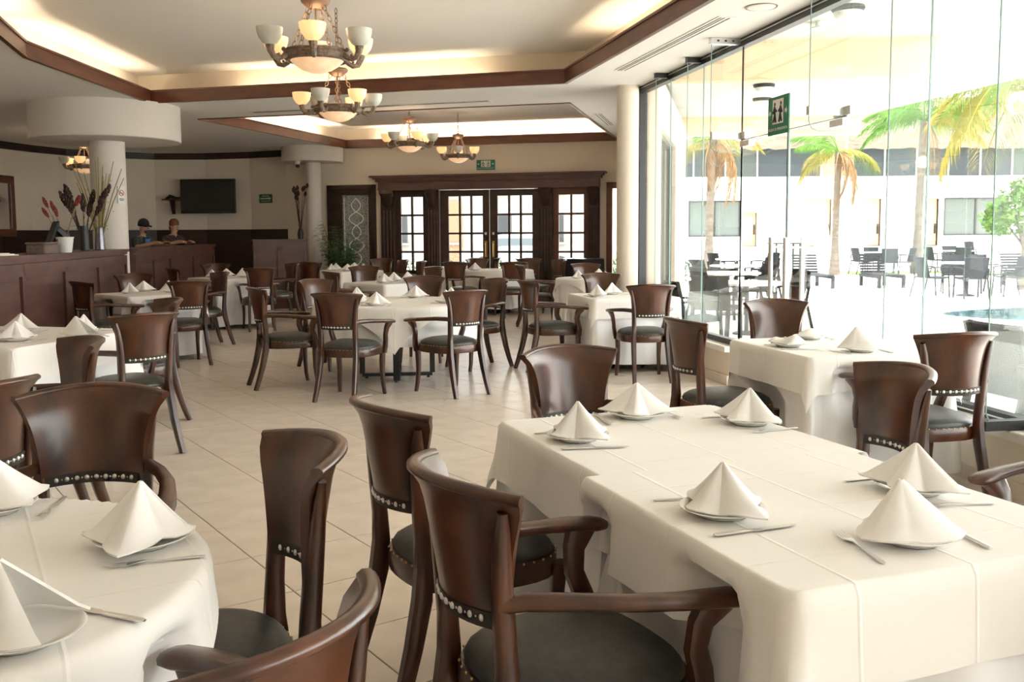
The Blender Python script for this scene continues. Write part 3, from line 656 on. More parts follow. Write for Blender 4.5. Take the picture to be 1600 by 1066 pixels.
def press(mb, x0, y0, ang, margin, side=0):
    # cloth hanging where a chair is pushed in is pressed back by its seat and arms and hangs down from there
    c, s = cos(ang), sin(ang); V = np.array(mb.v); NR = np.array(mb.nr)
    W_ = np.stack([x0 + V[:, 0] * c - V[:, 1] * s, y0 + V[:, 0] * s + V[:, 1] * c], 1); NW = np.stack([NR[:, 0] * c - NR[:, 1] * s, NR[:, 0] * s + NR[:, 1] * c], 1)
    Z = V[:, 2]; raw = np.zeros(len(V)); hang = (np.abs(NR).sum(1) > 0) & (Z < ZT - .015)
    for t, arms, cx, cy_, a in CHAIRS:
        if hypot(cx - x0, cy_ - y0) > 1.6: continue
        fx, fy = cos(radians(a)), sin(radians(a)); m = margin
        live = hang & (NW[:, 0] * fx + NW[:, 1] * fy < -.3)      # only cloth that faces the chair
        for k in range(30):
            p = W_ - NW * (k * .01); dx, dy = p[:, 0] - cx, p[:, 1] - cy_; lx = np.abs(dx * fy - dy * fx); ly = dx * fx + dy * fy
            ins = (Z < .512 + m) & (lx < (.275 if arms else .25) + m) & (ly < .250 + m) & (ly > -.4)
            if arms:
                ins |= (Z > .5) & (Z < .605) & (lx > .215 - m) & (lx < .305 + m) & (ly < .222 + m) & (ly > -.3)
                ins |= (Z > .59) & (Z < .672 + m) & (lx > .235 - m) & (lx < .326 + m) & (ly < .278 + m) & (ly > -.3)
            live = live & ins; raw[live] = np.maximum(raw[live], k * .01 + .01)
            if not live.any(): break
    src = np.nonzero(raw > 0)[0]
    if not len(src): return mb
    P = np.zeros(len(V))
    for u in src:
        dist = np.hypot(W_[:, 0] - W_[u, 0], W_[:, 1] - W_[u, 1]); up = np.clip(Z - Z[u], 0, None)
        same = (NR @ NR[u]) > .6
        P = np.maximum(P, np.where(hang & same, raw[u] - 1.3 * np.clip(dist - .01, 0, None) - 1.6 * up, 0))
    P = np.minimum(P, np.clip(ZT - .038 - Z, 0, None) * 8); V[:, 0] -= NR[:, 0] * P; V[:, 1] -= NR[:, 1] * P
    mb.v = [tuple(q) for q in V]; return mb
JOIN = {'T1a': (-1, 0.0), 'T1b': (1, .035)}
def cloth_mat():
    m = MATS['cloth']; nt = m.node_tree; N = nt.nodes; L = nt.links; b = N['Principled BSDF']; tc = N['Texture Coordinate']
    sp = N.new('ShaderNodeSeparateXYZ'); L.new(tc.outputs['Object'], sp.inputs[0]); hs_ = []
    for ax in (0, 1):   # ironed fold creases
        a = N.new('ShaderNodeMath'); a.operation = 'PINGPONG'; a.inputs[1].default_value = .145; L.new(sp.outputs[ax], a.inputs[0])
        mr = N.new('ShaderNodeMapRange'); mr.inputs[1].default_value = 0; mr.inputs[2].default_value = .006; mr.inputs[3].default_value = 1; mr.inputs[4].default_value = 0; mr.clamp = True
        L.new(a.outputs[0], mr.inputs[0]); hs_.append(mr)
    ad = N.new('ShaderNodeMath'); ad.operation = 'ADD'; L.new(hs_[0].outputs[0], ad.inputs[0]); L.new(hs_[1].outputs[0], ad.inputs[1])
    bp = N.new('ShaderNodeBump'); bp.inputs['Strength'].default_value = .35; bp.inputs['Distance'].default_value = .004; L.new(ad.outputs[0], bp.inputs['Height'])
    old = b.inputs['Normal'].links[0].from_node; L.new(old.outputs[0], bp.inputs['Normal']); L.new(bp.outputs[0], b.inputs['Normal'])
cloth_mat()
def do_tables():
    for k, (key, (x, y, sh, hs, ang, zb, drop, words)) in enumerate(TABLES.items()):
        o = thing('dining_table', ('round' if sh == 'rd' else 'square') + ' dining table hidden by cloths, the ' + words if key != 'T6' else 'round dining table on crossed black metal frame legs', 'table', (x, y, 0), radians(ang), 'cloth-covered dining tables')
        m = MB()
        if sh == 'rd': m.lathe([(hs - .03, ZT - .03), (hs - .012, ZT - .03), (hs - .012, ZT - .002), (hs - .02, ZT)], 48)
        else: m.bbox(-hs + .012, hs - .012, -hs + .012, hs - .012, ZT - .03, ZT)
        part('table_top', m, 'wood', o, 30)
        e = .34 if key == 'T6' else .24 if sh == 'rd' else .27
        for q in range(2):
            M = rotz(q * pi / 2 + pi / 4); b = MB(); b.box(-e, e, -.03, .03, .02, .05, M); b.box(-e, e, -.03, .03, ZT - .06, ZT - .03, M)
            for s in (-1, 1): b.box(s * e - .025, s * e + .025, -.03, .03, .05, ZT - .06, M); b.lathe([(.012, 0), (.018, .0), (.018, .006), (.008, .02)], 10, tuple(M @ Vector((s * (e - .04), 0, 0))))
            part('base_frame', b, 'black_metal', o, 0)
        jn = JOIN.get(key, (0, 0)); c = part('tablecloth', press(skirt(sh, hs, zb, k * 7 + 1, jn[0]), x, y, radians(ang), .018), 'cloth_w', None, 60, (x, y, 0), radians(ang)); c.name = 'table_skirt'
        tag(c, 'white undercloth hanging from the ' + words, 'tablecloth', 'white undercloths')
        c = part('tablecloth', press(overlay(sh, hs + .006 if not jn[0] else hs + .003, drop, k * 7 + 2, side=jn[0], ext=jn[1]), x, y, radians(ang), .006), 'cloth', None, 60, (x, y, .003 if key == 'T1b' else 0), radians(ang))
        tag(c, 'cream overlay cloth spread across the ' + words, 'tablecloth', 'cream overlay cloths')
do_tables()

# ---------------------------------------------------------------- place settings
ZP0 = ZT + .0142
def set_meshes():
    d = {}
    m = MB(); m.lathe([(.001, .004), (.052, .004), (.056, .0), (.060, .0), (.066, .006), (.088, .014), (.100, .019), (.101, .021), (.098, .0215), (.088, .0175), (.066, .010), (.058, .008), (.001, .008)], 40, cap=False); d['plate'] = m.mesh('dinner_plate', 'china', 60)
    def base(ph):
        tips = [(-pi / 2, .092), (.12, .128), (pi - .12, .128), (pi / 2, .100)]; r = .058
        for a, q in tips:
            dd = abs((ph - a + pi) % (2 * pi) - pi); r = max(r, .058 + (q - .058) * max(0, 1 - dd / .85) ** 1.1)
        return r * cos(ph), r * sin(ph)
    def rest_z(x, y, z):   # never below the plate surface, at either size the napkin is used
        pts_ = [(0, .008), (.058, .008), (.066, .010), (.088, .0175), (.096, .0215), (.106, .0225), (.18, .015)]
        for k in (1.12, 1.25):
            r = hypot(x, y) * k
            for (r0, z0), (r1, z1) in zip(pts_[:-1], pts_[1:]):
                if r <= r1: z = max(z, (z0 + (z1 - z0) * (r - r0) / (r1 - r0) + .004) / k); break
        return z
    def onplate(fn): return lambda a, b: (lambda q: (q[0], q[1], rest_z(*q)))(fn(a, b))
    def napA(a, b):
        ph = -pi / 2 - .06 + (2 * pi + .12) * a; x, y = base(ph); rho = .03 + .97 * b; sag = sin(pi * rho) * .10
        wr = .0035 * sin(5 * ph + 2) * rho + .006 * (a - .5) * rho
        k = rho - sag * .35
        return (x * (k + wr * 4), y * (k + wr * 4) + .004 * (a > .97), .100 * (1 - rho) ** 1.0 + .013 + .010 * rho * max(0, sin(2 * ph + .4)) * (rho > .9))
    m = MB(); m.shell(onplate(napA), 44, 7, .004); d['napA'] = m.mesh('napkin', 'napkin', 55)
    def napB(a, b):   # fold standing like an open cone
        ph = -pi / 2 + .75 + (2 * pi - 1.5) * a; rho = .03 + .97 * b; op = max(0, abs(a - .5) * 2 - .7) / .3
        r = .085 + .042 * max(0, 1 - abs((ph - pi / 2 + pi) % (2 * pi) - pi) / .8) + .012 * op
        return (r * cos(ph) * rho * (1 + .04 * sin(4 * ph)), r * sin(ph) * rho + .03 * (1 - rho), .112 * (1 - rho) + .013 + .006 * op * rho)
    m = MB(); m.shell(onplate(napB), 34, 7, .0045); d['napB'] = m.mesh('napkin', 'napkin', 55)
    def napC(a, b):   # collapsed fold
        x = (a - .5) * .20; y = (b - .5) * .12
        return (x, y + .02 * sin(6 * x * 5), .018 + .030 * (1 - (2 * b - 1) ** 2) * (1 - (2 * a - 1) ** 4) + .012 * sin(40 * x + 30 * y) * (1 - (2 * b - 1) ** 2))
    m = MB(); m.shell(onplate(napC), 18, 10, .005); d['napC'] = m.mesh('napkin', 'napkin', 60)
    m = MB(); m.sweep([(0, -.10, .002), (0, -.095, .002), (0, -.02, .003), (0, .02, .006), (0, .04, .005), (0, .052, .003)], [(.004, .0012), (.0065, .0015), (.0035, .0015), (.003, .0015), (.010, .001), (.0115, .001)], (1, 0, 0), 8, 2.5)
    for k in range(4):
        x = -.0095 + .00633 * k; m.sweep([(x, .05, .0028), (x, .075, .003), (x * .95, .096, .008)], [(.0018, .0009), (.0016, .0009), (.0008, .0006)], (1, 0, 0), 4, 2)
    d['fork'] = m.mesh('fork', 'steel', 60)
    m = MB(); m.sweep([(0, -.108, .003), (0, -.10, .003), (0, -.02, .003), (0, -.01, .003)], [(.004, .002), (.0075, .0032), (.006, .003), (.004, .0025)], (1, 0, 0), 8, 2.5)
    m.sweep([(0, -.012, .003), (.002, .0, .003), (.002, .08, .003), (0, .106, .003)], [(.005, .0012), (.009, .001), (.009, .0009), (.003, .0006)], (1, 0, 0), 6, 2.5); d['knife'] = m.mesh('knife', 'steel', 60)
    return d
SM = set_meshes()
SETTINGS = [  # table, x, y, angle toward diner (deg), napkin kind, napkin turn, cutlery
 ('T1a', 1.05, 3.27, 100, 'A', 150, 1), ('T1a', .75, 2.95, 190, 'A', 10, 1), ('T1a', 1.40, 3.08, 10, 'A', 20, 1), ('T1b', .88, 2.08, 190, 'A', 5, 1), ('T1b', 1.44, 2.17, 10, 'A', 25, 1), ('T1b', 1.20, 1.82, 280, 'B', 95, 1),
 ('T2', -.84, 2.46, 90, 'A', 60, 1), ('T2', -.43, 2.13, 20, 'A', -20, 1), ('T2', -.53, 1.65, 315, 'B', 30, 1), ('T2', -1.34, 2.0, 180, 'A', 40, 1),
 ('T12', 2.55, 5.10, 180, 'C', 0, 1), ('T12', 2.84, 4.81, 270, 'B', 85, 1), ('T12', 2.86, 5.44, 90, 'C', 40, 1),
 ('T3', -1.72, 6.92, 330, 'A', 10, 1), ('T3', -1.66, 6.60, 300, 'B', 50, 1), ('T3', -2.02, 6.48, 250, 'A', 60, 1), ('T3', -2.18, 7.12, 60, 'A', 20, 1),
 ('T4', -2.32, 11.35, 200, 'A', 20, 1), ('T4', -2.24, 11.72, 100, 'A', 0, 1), ('T4', -1.88, 11.43, 350, 'B', 20, 1), ('T5', -1.90, 15.15, 190, 'A', 10, 0), ('T5', -1.72, 15.45, 110, 'A', 0, 0), ('T5', -1.42, 15.2, 0, 'B', 20, 0),
 ('T6', .16, 9.10, 215, 'A', 30, 1), ('T6', .34, 8.86, 250, 'A', 0, 1), ('T6', .78, 9.82, 70, 'A', 10, 1), ('T6', 1.00, 9.02, 330, 'A', 50, 1), ('T6', 1.10, 9.42, 20, 'A', 0, 1), ('T6', .18, 9.72, 130, 'A', 80, 1),
 ('T7', .60, 12.86, 220, 'A', 20, 1), ('T7', .75, 13.25, 120, 'A', 0, 1), ('T7', .95, 12.98, 350, 'B', 30, 0), ('T8', -.12, 17.2, 220, 'A', 0, 0), ('T8', -.04, 17.52, 160, 'A', 30, 0), ('T8', .16, 17.00, 260, 'A', 0, 0), ('T8', .44, 17.20, 0, 'A', 0, 0), ('T8', .28, 17.50, 80, 'A', 0, 0),
 ('T9', 2.40, 16.85, 170, 'A', 0, 0), ('T9', 2.35, 16.55, 200, 'A', 40, 0), ('T9', 3.15, 16.72, 0, 'A', 0, 0), ('T13', 2.15, 18.3, 0, 'A', 30, 0), ('T10', 3.36, 13.20, 200, 'A', 0, 0), ('T10', 3.75, 13.5, 40, 'A', 0, 0),
 ('T11', 2.62, 9.50, 185, 'A', 0, 1), ('T11', 2.86, 9.78, 100, 'A', 20, 1), ('T11', 3.16, 9.6, 0, 'C', 60, 1)]
def do_settings():
    for t, x, y, a, kind, turn, cut in SETTINGS:
        w_ = TABLES[t][7]; sw = ', ' + side_words(TABLES[t][0], TABLES[t][1], x, y); ra = radians(a); ux, uy = cos(ra), sin(ra); px, py = -uy, ux; ZP = ZP0 + (.003 if t == 'T1b' else 0); sc = (1.12 if kind == 'B' else 1.25) if t == 'T2' else 1.12
        tag(link('dinner_plate', SM['plate'], None, (x, y, ZP)), 'white china plate on the ' + w_ + sw, 'plate', 'plates on ' + w_)
        kw = {'A': 'pyramid napkin', 'B': 'open cone napkin', 'C': 'slumped napkin'}[kind]
        tag(link('napkin', SM['nap' + kind], None, (x, y, ZP), ra + pi / 2 + radians(turn)), ('cream ' if t == 'T2' else 'white ') + kw + ', ' + w_ + sw, 'napkin', 'napkins on ' + w_).scale = (sc, sc, sc)
        if cut:
            for nm, sg in (('fork', 1), ('knife', -1)):
                # diner sits toward (ux, uy); fork at the diner's left
                off = -.135 * sg; tw = random.uniform(-.25, .25)
                o = link(nm, SM[nm], None, (x - px * off * -1, y - py * off * -1, ZP), ra + pi / 2 + tw)
                ang = atan2(-uy, -ux) - pi / 2 + tw; o.rotation_euler = (0, 0, ang)
                tag(o, 'steel ' + nm + ' on the ' + w_ + sw, nm, ('forks' if nm == 'fork' else 'knives') + ' on ' + w_)
do_settings()

# ---------------------------------------------------------------- chandeliers
def make_chandelier():
    o = link('chandelier', None)     # origin at the ring centre
    m = MB(); m.lathe([(.002, .345), (.03, .32), (.035, .30), (.06, .315), (.095, .345), (.10, .36), (.09, .375), (.03, .385), (.012, .40)], 28); part('canopy_plate', m, 'bronze', o)
    m = MB(); m.tube([(0, 0, .02), (0, 0, .33)], .007, 8); part('rod', m, 'bronze', o)
    def chain(p, q, n):
        mb = MB(); p, q = Vector(p), Vector(q); d = (q - p) / n; L_ = d.length
        for k in range(n):
            c = p + d * (k + .5); w_ = d.normalized(); s1 = w_.cross(Vector((0, 0, 1)) if abs(w_.z) < .95 else Vector((1, 0, 0))).normalized(); s2 = w_.cross(s1); sd_ = s1 if k % 2 else s2
            pts_ = [c + w_ * (L_ * .62 * cos(2 * pi * i / 10)) + sd_ * (.013 * sin(2 * pi * i / 10)) for i in range(11)]
            for i in range(10): mb.add(*seg(pts_[i], pts_[i + 1], .0035))
        return mb
    def seg(a, b, r):
        t = MB(); t.tube([tuple(a), tuple(b)], r, 4); return t.v, t.f
    for k in range(4):
        a = pi / 4 + k * pi / 2; part('chain', chain((.055 * cos(a), .055 * sin(a), .325), (.20 * cos(a), .20 * sin(a), .03), 8), 'bronze', o)
    part('hanging_chain', chain((0, 0, .40), (0, 0, .92), 12), 'bronze', o)
    m = MB(); m.lathe([(.185, .028), (.205, .035), (.222, .026), (.217, .012), (.226, 0), (.214, -.018), (.212, -.03), (.196, -.042), (.175, -.036), (.17, 0)], 40); part('ring', m, 'iron', o)
    m = MB(); m.lathe([(.001, -.118), (.05, -.112), (.10, -.095), (.145, -.066), (.178, -.034), (.17, -.034), (.001, -.1)], 36, cap=False); part('bowl', m, 'alab_warm', o)
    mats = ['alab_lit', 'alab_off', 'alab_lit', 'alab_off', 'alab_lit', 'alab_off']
    for k in range(6):
        a = radians(12) + k * pi / 3; ca, sa = cos(a), sin(a); P = lambda r, z: (r * ca, r * sa, z)
        m = MB(); m.sweep([P(.205, 0), P(.235, -.03), P(.27, -.045), P(.305, -.035), P(.325, 0), P(.33, .035)], [(.018, .018), (.017, .017), (.017, .017), (.019, .019), (.023, .023), (.031, .031)], (-sa, ca, 0), 8, 2)
        m.ball(P(.235, .018), .016, 6, 5); m.ball(P(.27, -.018), .010, 6, 5); q = part('arm', m, 'iron', o)
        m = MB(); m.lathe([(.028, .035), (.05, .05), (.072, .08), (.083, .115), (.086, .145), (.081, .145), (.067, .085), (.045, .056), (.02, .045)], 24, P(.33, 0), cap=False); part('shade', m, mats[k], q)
    return o
def do_chandeliers():
    base = make_chandelier(); base2 = None
    labs = [((-.11, 6.63, 2.60), 15, 'six-light alabaster chandelier over the middle of the large ceiling tray'), ((.03, 9.21, 2.57), 50, 'six-light alabaster chandelier hanging above the large round table'),
            ((1.04, 13.80, 2.67), 33, 'six-light alabaster chandelier in the entrance tray, farther from the doors'), ((2.11, 16.78, 2.74), 70, 'six-light alabaster chandelier under a plaster rose before the doors'), ((-4.15, 17.2, 2.55), 20, 'six-light alabaster chandelier over the bar behind the white column')]
    for k, (loc, a, lab) in enumerate(labs):
        o = base if k == 0 else copy_tree(base); o.location = loc; o.rotation_euler = (0, 0, radians(a)); tag(o, lab, 'chandelier', 'alabaster chandeliers')
        l = bpy.data.lights.new('chandelier_light', 'POINT'); l.energy = 3; l.color = (1, .74, .46); l.shadow_soft_size = .12
        lo = bpy.data.objects.new('bulb', l); COL.objects.link(lo); lo.parent = o; lo.location = (0, 0, .19)
    r = thing('ceiling_rose', 'round plaster ceiling rose above the chandelier by the doors', 'ceiling rose', (2.11, 16.78, 3.52))
    m = MB(); m.lathe([(.001, -.03), (.06, -.035), (.10, -.02), (.2, -.03), (.27, -.018), (.30, 0)], 32, cap=False); part('medallion', m, 'ceil', r)
do_chandeliers()

# ---------------------------------------------------------------- wall and bar furnishings
def EP(xc, d, z=0): return (xc * cos(YAW) + d * sin(YAW), d * cos(YAW) - xc * sin(YAW), z)
o = thing('television', 'black flat television mounted on the bar wall', 'television', (-2.66, 21.10, 2.2), radians(-16))
m = MB(); m.bbox(-.60, .60, -.05, .0, -.36, .36, .008); part('bezel', m, 'plastic_k', o, 30); m = MB(); m.box(-.57, .57, -.054, -.05, -.325, .335); part('screen', m, 'tv', o, 0); m = MB(); m.box(-.1, .1, 0, .275, -.1, .1); part('wall_bracket', m, 'black_metal', o, 0)
o = thing('wall_shelf', 'small dark wooden wall shelf beside the television', 'shelf', (-3.42, 21.40, 2.12), radians(-8))
m = MB(); m.bbox(-.2, .2, -.16, .05, 0, .03); part('board', m, 'wood_dark', o, 0); m = MB(); m.prism([(-.03, 0), (.03, 0), (.03, .02), (-.03, .02)], -.28, 0); m.sweep([(0, 0, -.28), (0, -.05, -.14), (0, -.12, 0)], [(.03, .03), (.035, .04), (.04, .03)], (1, 0, 0), 8, 3); part('bracket', m, 'wood_dark', o)
m = MB(); m.sweep([(-.16, -.05, .03), (-.05, -.06, .09), (.08, -.05, .05), (.18, -.04, .06)], [(.02, .015), (.05, .04), (.05, .03), (.015, .01)], (0, 1, 0), 8, 2); tag(part('carved_figure', m, 'wood_dark', None, 60, (-3.42, 21.40, 2.12), radians(-8)), 'dark carved figure lying on the small wall shelf', 'ornament')
o = thing('framed_mirror', 'mirror in broad carved wooden frame on the bar wall', 'mirror', (-6.055, 18.62, 1.94), radians(78))
m = MB()
for a in ((-.62, .62, .42, .56), (-.62, .62, -.56, -.42), (-.62, -.48, -.42, .42), (.48, .62, -.42, .42)): m.bbox(a[0], a[1], -.05, 0, a[2], a[3], .01)
part('frame', m, 'wood_red', o, 30); m = MB(); m.box(-.49, .49, -.02, -.01, -.43, .43); part('mirror_glass', m, 'mirror', o, 0)
def exit_sign(loc, rz, w_, h_, lab, figures=True, two=False):
    o = thing('exit_sign', lab, 'sign', loc, rz)
    m = MB(); m.box(-w_ / 2, w_ / 2, -.012, 0, -h_ / 2, h_ / 2); part('plate', m, 'sign_green', o, 0)
    t0, t1 = -.0145, -.0125
    if figures:   # pale doorway with two running figures, arrows at the sides
        m = MB(); m.box(-w_ * .26, w_ * .26, t0, t1, -h_ * .22, h_ * .42); part('doorway', m, 'sign_white', o, 0)
        for s in (-1, 1):
            c = s * w_ * .15; m = MB(); m.ball((c, -.0155, h_ * .30), h_ * .055, 8, 4, (1, .1, 1))
            for a, b in (((c, .24), (c - s * w_ * .02, .02)), ((c, .2), (c - s * w_ * .10, .10)), ((c - s * w_ * .02, .02), (c - s * w_ * .07, -.18)), ((c - s * w_ * .02, .02), (c + s * w_ * .05, -.17)), ((c, .2), (c + s * w_ * .07, .06))):
                m.tube([(a[0], -.0155, a[1] * h_), (b[0], -.0155, b[1] * h_)], h_ * .03, 5)
            part('figure', m, 'sign_ink', o, 0)
            m = MB(); a = s * w_ * .38; m.box(min(a - w_ * .05, a), max(a + w_ * .03, a), t0, t1, h_ * .04, h_ * .13); m.add([(a + s * w_ * .07, t0, h_ * .085), (a + s * w_ * .02, t0, h_ * .20), (a + s * w_ * .02, t0, -h_ * .03)], [(0, 1, 2)]); part('arrow', m, 'sign_white', o, 0)
        txt = [('SALIDA DE EMERGENCIA', 0, -h_ * .39, h_ * .13)]
    else:
        m = MB(); m.box(-w_ * .42, w_ * .30, t0, t1, -h_ * .07, h_ * .07); m.add([(w_ * .28, t0, -h_ * .16), (w_ * .44, t0, 0), (w_ * .28, t0, h_ * .16)], [(0, 1, 2)]); part('arrow', m, 'sign_white', o, 0)
        txt = [('RUTA DE', 0, h_ * .2, h_ * .2), ('EVACUACION', 0, -h_ * .36, h_ * .17)]
    for s_, x, z, sz in txt:
        cu = bpy.data.curves.new('lettering', 'FONT'); cu.body = s_; cu.size = sz * 1.3; cu.align_x = 'CENTER'; cu.extrude = .0006
        t = bpy.data.objects.new('lettering_src', cu); COL.objects.link(t); bpy.context.view_layer.update()
        me = bpy.data.meshes.new_from_object(t); bpy.data.objects.remove(t); me.materials.clear(); me.materials.append(MATS['sign_white'])
        wx = max(p.co.x for p in me.vertices) - min(p.co.x for p in me.vertices); q = link('lettering', me, o, (x, -.0135, z)); q.scale = (min(1, .92 * w_ / wx),) * 2 + (1,); q.rotation_euler = (pi / 2, 0, 0)
    return o
exit_sign(tuple(wp(3.015, -.005, 2.72)), atan2(BD.y, BD.x), .37, .19, 'green emergency exit sign on the wall over the double doors')
ax = Vector(TVC[1]) - wp(-1.28).to_2d(); ang = atan2(-ax.y, -ax.x)
exit_sign((-1.46, 20.73, 2.14), ang, .35, .18, 'green evacuation route sign with white arrow on the bar wall', False)
exit_sign((GX - .006, 7.43, 2.36), radians(-90), .37, .31, 'green emergency exit sign stuck on the glass above the door')
o = thing('no_smoking_sign', 'white no smoking notice with red ring fixed on the bar column', 'sign', (-3.02 + .232 * cos(radians(-38)), 13.72 + .232 * sin(radians(-38)), 1.94), radians(52))
m = MB(); m.box(-.055, .055, -.006, .0, -.115, .115); part('plate', m, 'sign_white', o, 0); m = MB()
for i in range(20): a, b = 2 * pi * i / 20, 2 * pi * (i + 1) / 20; m.tube([(.036 * cos(a), -.008, .025 + .036 * sin(a)), (.036 * cos(b), -.008, .025 + .036 * sin(b))], .005, 4)
m.tube([(-.025, -.008, .05), (.025, -.008, 0)], .005, 4); part('red_ring', m, 'sign_red', o, 0); m = MB(); m.box(-.026, .02, -.0085, -.0065, .018, .027); m.box(-.04, .04, -.008, -.0065, -.06, -.05); m.box(-.035, .035, -.008, -.0065, -.078, -.07); part('printing', m, 'sign_ink', o, 0)
o = thing('security_camera', 'small white dome security camera under the drum beside the wall column', 'camera', (-.74, 19.30, 2.74), 0)
m = MB(); m.lathe([(.03, .0), (.05, .02), (.05, .08)], 20); part('mount', m, 'white_plastic', o); m = MB(); m.ball((0, -.01, -.01), .042, 12, 8); part('dome', m, 'plastic_k', o)
# things on the bar
def stems(name, base, n, spread, hgt, r, mat, seed, flower=None, fl=None):
    rnd = random.Random(seed)
    for k in range(n):
        a = rnd.uniform(0, 2 * pi); s = rnd.uniform(.3, 1) * spread; hh = hgt * rnd.uniform(.72, 1.05); mb = MB(); c, q = cos(a) * s, sin(a) * s
        P = [(c * t * t * .4 + c * t * .6, q * t * t * .4 + q * t * .6, .03 + hh * t) for t in (0, .33, .66, 1)]; mb.tube(P, [r, r * .95, r * .85, r * .6], 6)
        for t in (.3, .55, .8): mb.ball((c * t, q * t, hh * t), r * 1.35, 6, 4, (1, 1, .5))
        if k % 3 == 0: mb.tube([P[2], (P[2][0] + c * .25 + .03, P[2][1] + q * .25, P[2][2] + .13)], [r * .7, r * .3], 5)
        part(name, mb, mat, base)
        if flower:
            fb = MB(); L_ = fl[0]; tipv = Vector(P[3]); dr = (Vector(P[3]) - Vector(P[2])).normalized()
            for j in range(26):
                t = j / 26; an = j * 2.4; w_ = fl[1] * sin(pi * min(1, t * .85 + .12)); pc = tipv + dr * (t * L_ - L_ * .3); fb.ball(tuple(pc + Vector((cos(an) * w_, sin(an) * w_, .008))), fl[1] * .55, 5, 4, (1, 1, 1.5))
            part('flower_head', fb, flower, base)
v1 = thing('stick_vase', 'tapered grey metal vase of long bamboo sticks on the bar', 'vase', (-3.0, 13.02, 1.22))
m = MB(); m.lathe([(.055, 0), (.062, .004), (.05, .27), (.052, .285), (.046, .285), (.044, .2), (.05, .02), (.001, .02)], 24, cap=False); part('vessel', m, 'vase', v1)
sb_ = v1; stems('stick', sb_, 14, .36, 1.1, .008, 'straw', 3)
v2 = thing('dried_flower_vase', 'tall vase of dark dried flower heads behind the stick vase on the bar', 'vase', (-3.06, 12.5, 1.22))
m = MB(); m.lathe([(.05, 0), (.055, .004), (.05, .3), (.045, .3), (.045, .02), (.001, .02)], 20, cap=False); part('vessel', m, 'plastic_k', v2); stems('stem', v2, 12, .26, .62, .006, 'dry_dark', 11, 'dry_dark', (.20, .026))
v3 = thing('ginger_flower_vase', 'low vase of red ginger flowers beside the till on the bar', 'vase', (-3.16, 12.0, 1.22))
m = MB(); m.lathe([(.06, 0), (.07, .06), (.045, .16), (.04, .16), (.001, .02)], 20, cap=False); part('vessel', m, 'plastic_k', v3); stems('stem', v3, 6, .24, .52, .005, 'stick', 5, 'dry_red', (.12, .017))
o = thing('cash_register', 'black till with tilted grey screen standing on the bar', 'cash register', (-3.12, 11.55, 1.22), radians(-65))
m = MB(); m.bbox(-.17, .17, -.14, .14, 0, .09, .01); part('drawer_base', m, 'plastic_k', o, 30); m = MB(); m.sweep([(-.16, -.05, .2), (.16, -.05, .2)], (.16, .012), (0, .35, .94), 8, 5); part('screen', m, 'patio_grey', o, 30); m = MB(); m.sweep([(0, .1, .08), (0, .08, .18), (0, 0, .26)], [(.12, .05), (.12, .05), (.13, .04)], (1, 0, 0), 8, 3); part('housing', m, 'plastic_k', o)
o = thing('white_bucket', 'white plastic bucket with side handle hole on the bar', 'bucket', (-2.93, 11.15, 1.22), radians(-60))
m = MB(); m.lathe([(.001, .004), (.062, .0), (.068, .01), (.088, .155), (.095, .165), (.092, .17), (.084, .16), (.062, .012), (.001, .012)], 28, cap=False); part('bowl', m, 'white_plastic', o); m = MB(); m.sweep([(-.03, -.083, .135), (.03, -.083, .135)], (.004, .012), (0, 1, 0), 8, 2.4); part('handle_hole', m, 'plastic_k', o)
o = thing('wicker_box', 'low brown wicker box beside the white bucket on the bar', 'box', (-3.06, 10.8, 1.22), radians(80))
m = MB(); m.bbox(-.16, .16, -.1, .1, 0, .1, .012); part('body', m, 'wicker', o, 30); m = MB(); m.bbox(-.165, .165, -.105, .105, .1, .118, .006); part('lid', m, 'wicker', o, 30)
for k in range(3): m = MB(); m.box(-.15, .15, -.105, .105, 0, .008); tag(part('paper_stack', m, 'paper', None, 0, (-3.16 - .01 * k, 9.75 - .05 * k, 1.2205 + .0085 * k), radians(70 + 9 * k)), 'cream paper sheets stacked flat at the near part of the bar', 'paper', 'papers on the bar')
# dried wall spray and palm by the etched window
o = thing('dried_spray', 'brown dried flower spray on the short counter by the wall column', 'dried flowers', (-.70, 18.84, 1.30)); m = MB(); m.lathe([(.05, 0), (.06, .1), (.035, .2), (.03, .2), (.001, .02)], 16, cap=False); part('vessel', m, 'plastic_k', o); stems('stem', o, 14, .17, .95, .005, 'dry_dark', 23, 'dry_dark', (.08, .02))
def leafy(mb, base, n, L_, droop, wd, seed, up=.6):
    rnd = random.Random(seed)
    for k in range(n):
        a = rnd.uniform(0, 2 * pi); hh = rnd.uniform(.4, 1) * L_; el = rnd.uniform(up, 1.35); P = []
        for q in range(6): t = q / 5; P.append(Vector(base) + Vector((cos(a) * cos(el) * hh * t, sin(a) * cos(el) * hh * t, sin(el) * hh * t - droop * hh * t * t * cos(el))))
        mb.tube([tuple(p) for p in P], [.006, .006, .005, .004, .003, .002], 4)
        for q in range(9):
            t = .25 + .75 * q / 8; i = min(4, int(t * 5)); c = P[i].lerp(P[i + 1], t * 5 - i)
            for s in (-1, 1):
                b = a + s * (1.0 - .4 * t); l = wd * (1 - .45 * t); tip = c + Vector((cos(b) * l, sin(b) * l, -.25 * l + .1 * l * rnd.random())); mid = (c + tip) / 2; w_ = Vector((-sin(b), cos(b), 0)) * .024
                mb.add([c, mid + w_, tip, mid - w_], [(0, 1, 2, 3)])
o = thing('potted_palm', 'leafy green palm in dark pot before the etched window', 'plant', (.06, 18.72, 0)); m = MB(); m.lathe([(.14, 0), (.2, .3), (.21, .36), (.19, .36), (.001, .3)], 24, cap=False); part('pot', m, 'wood_dark', o)
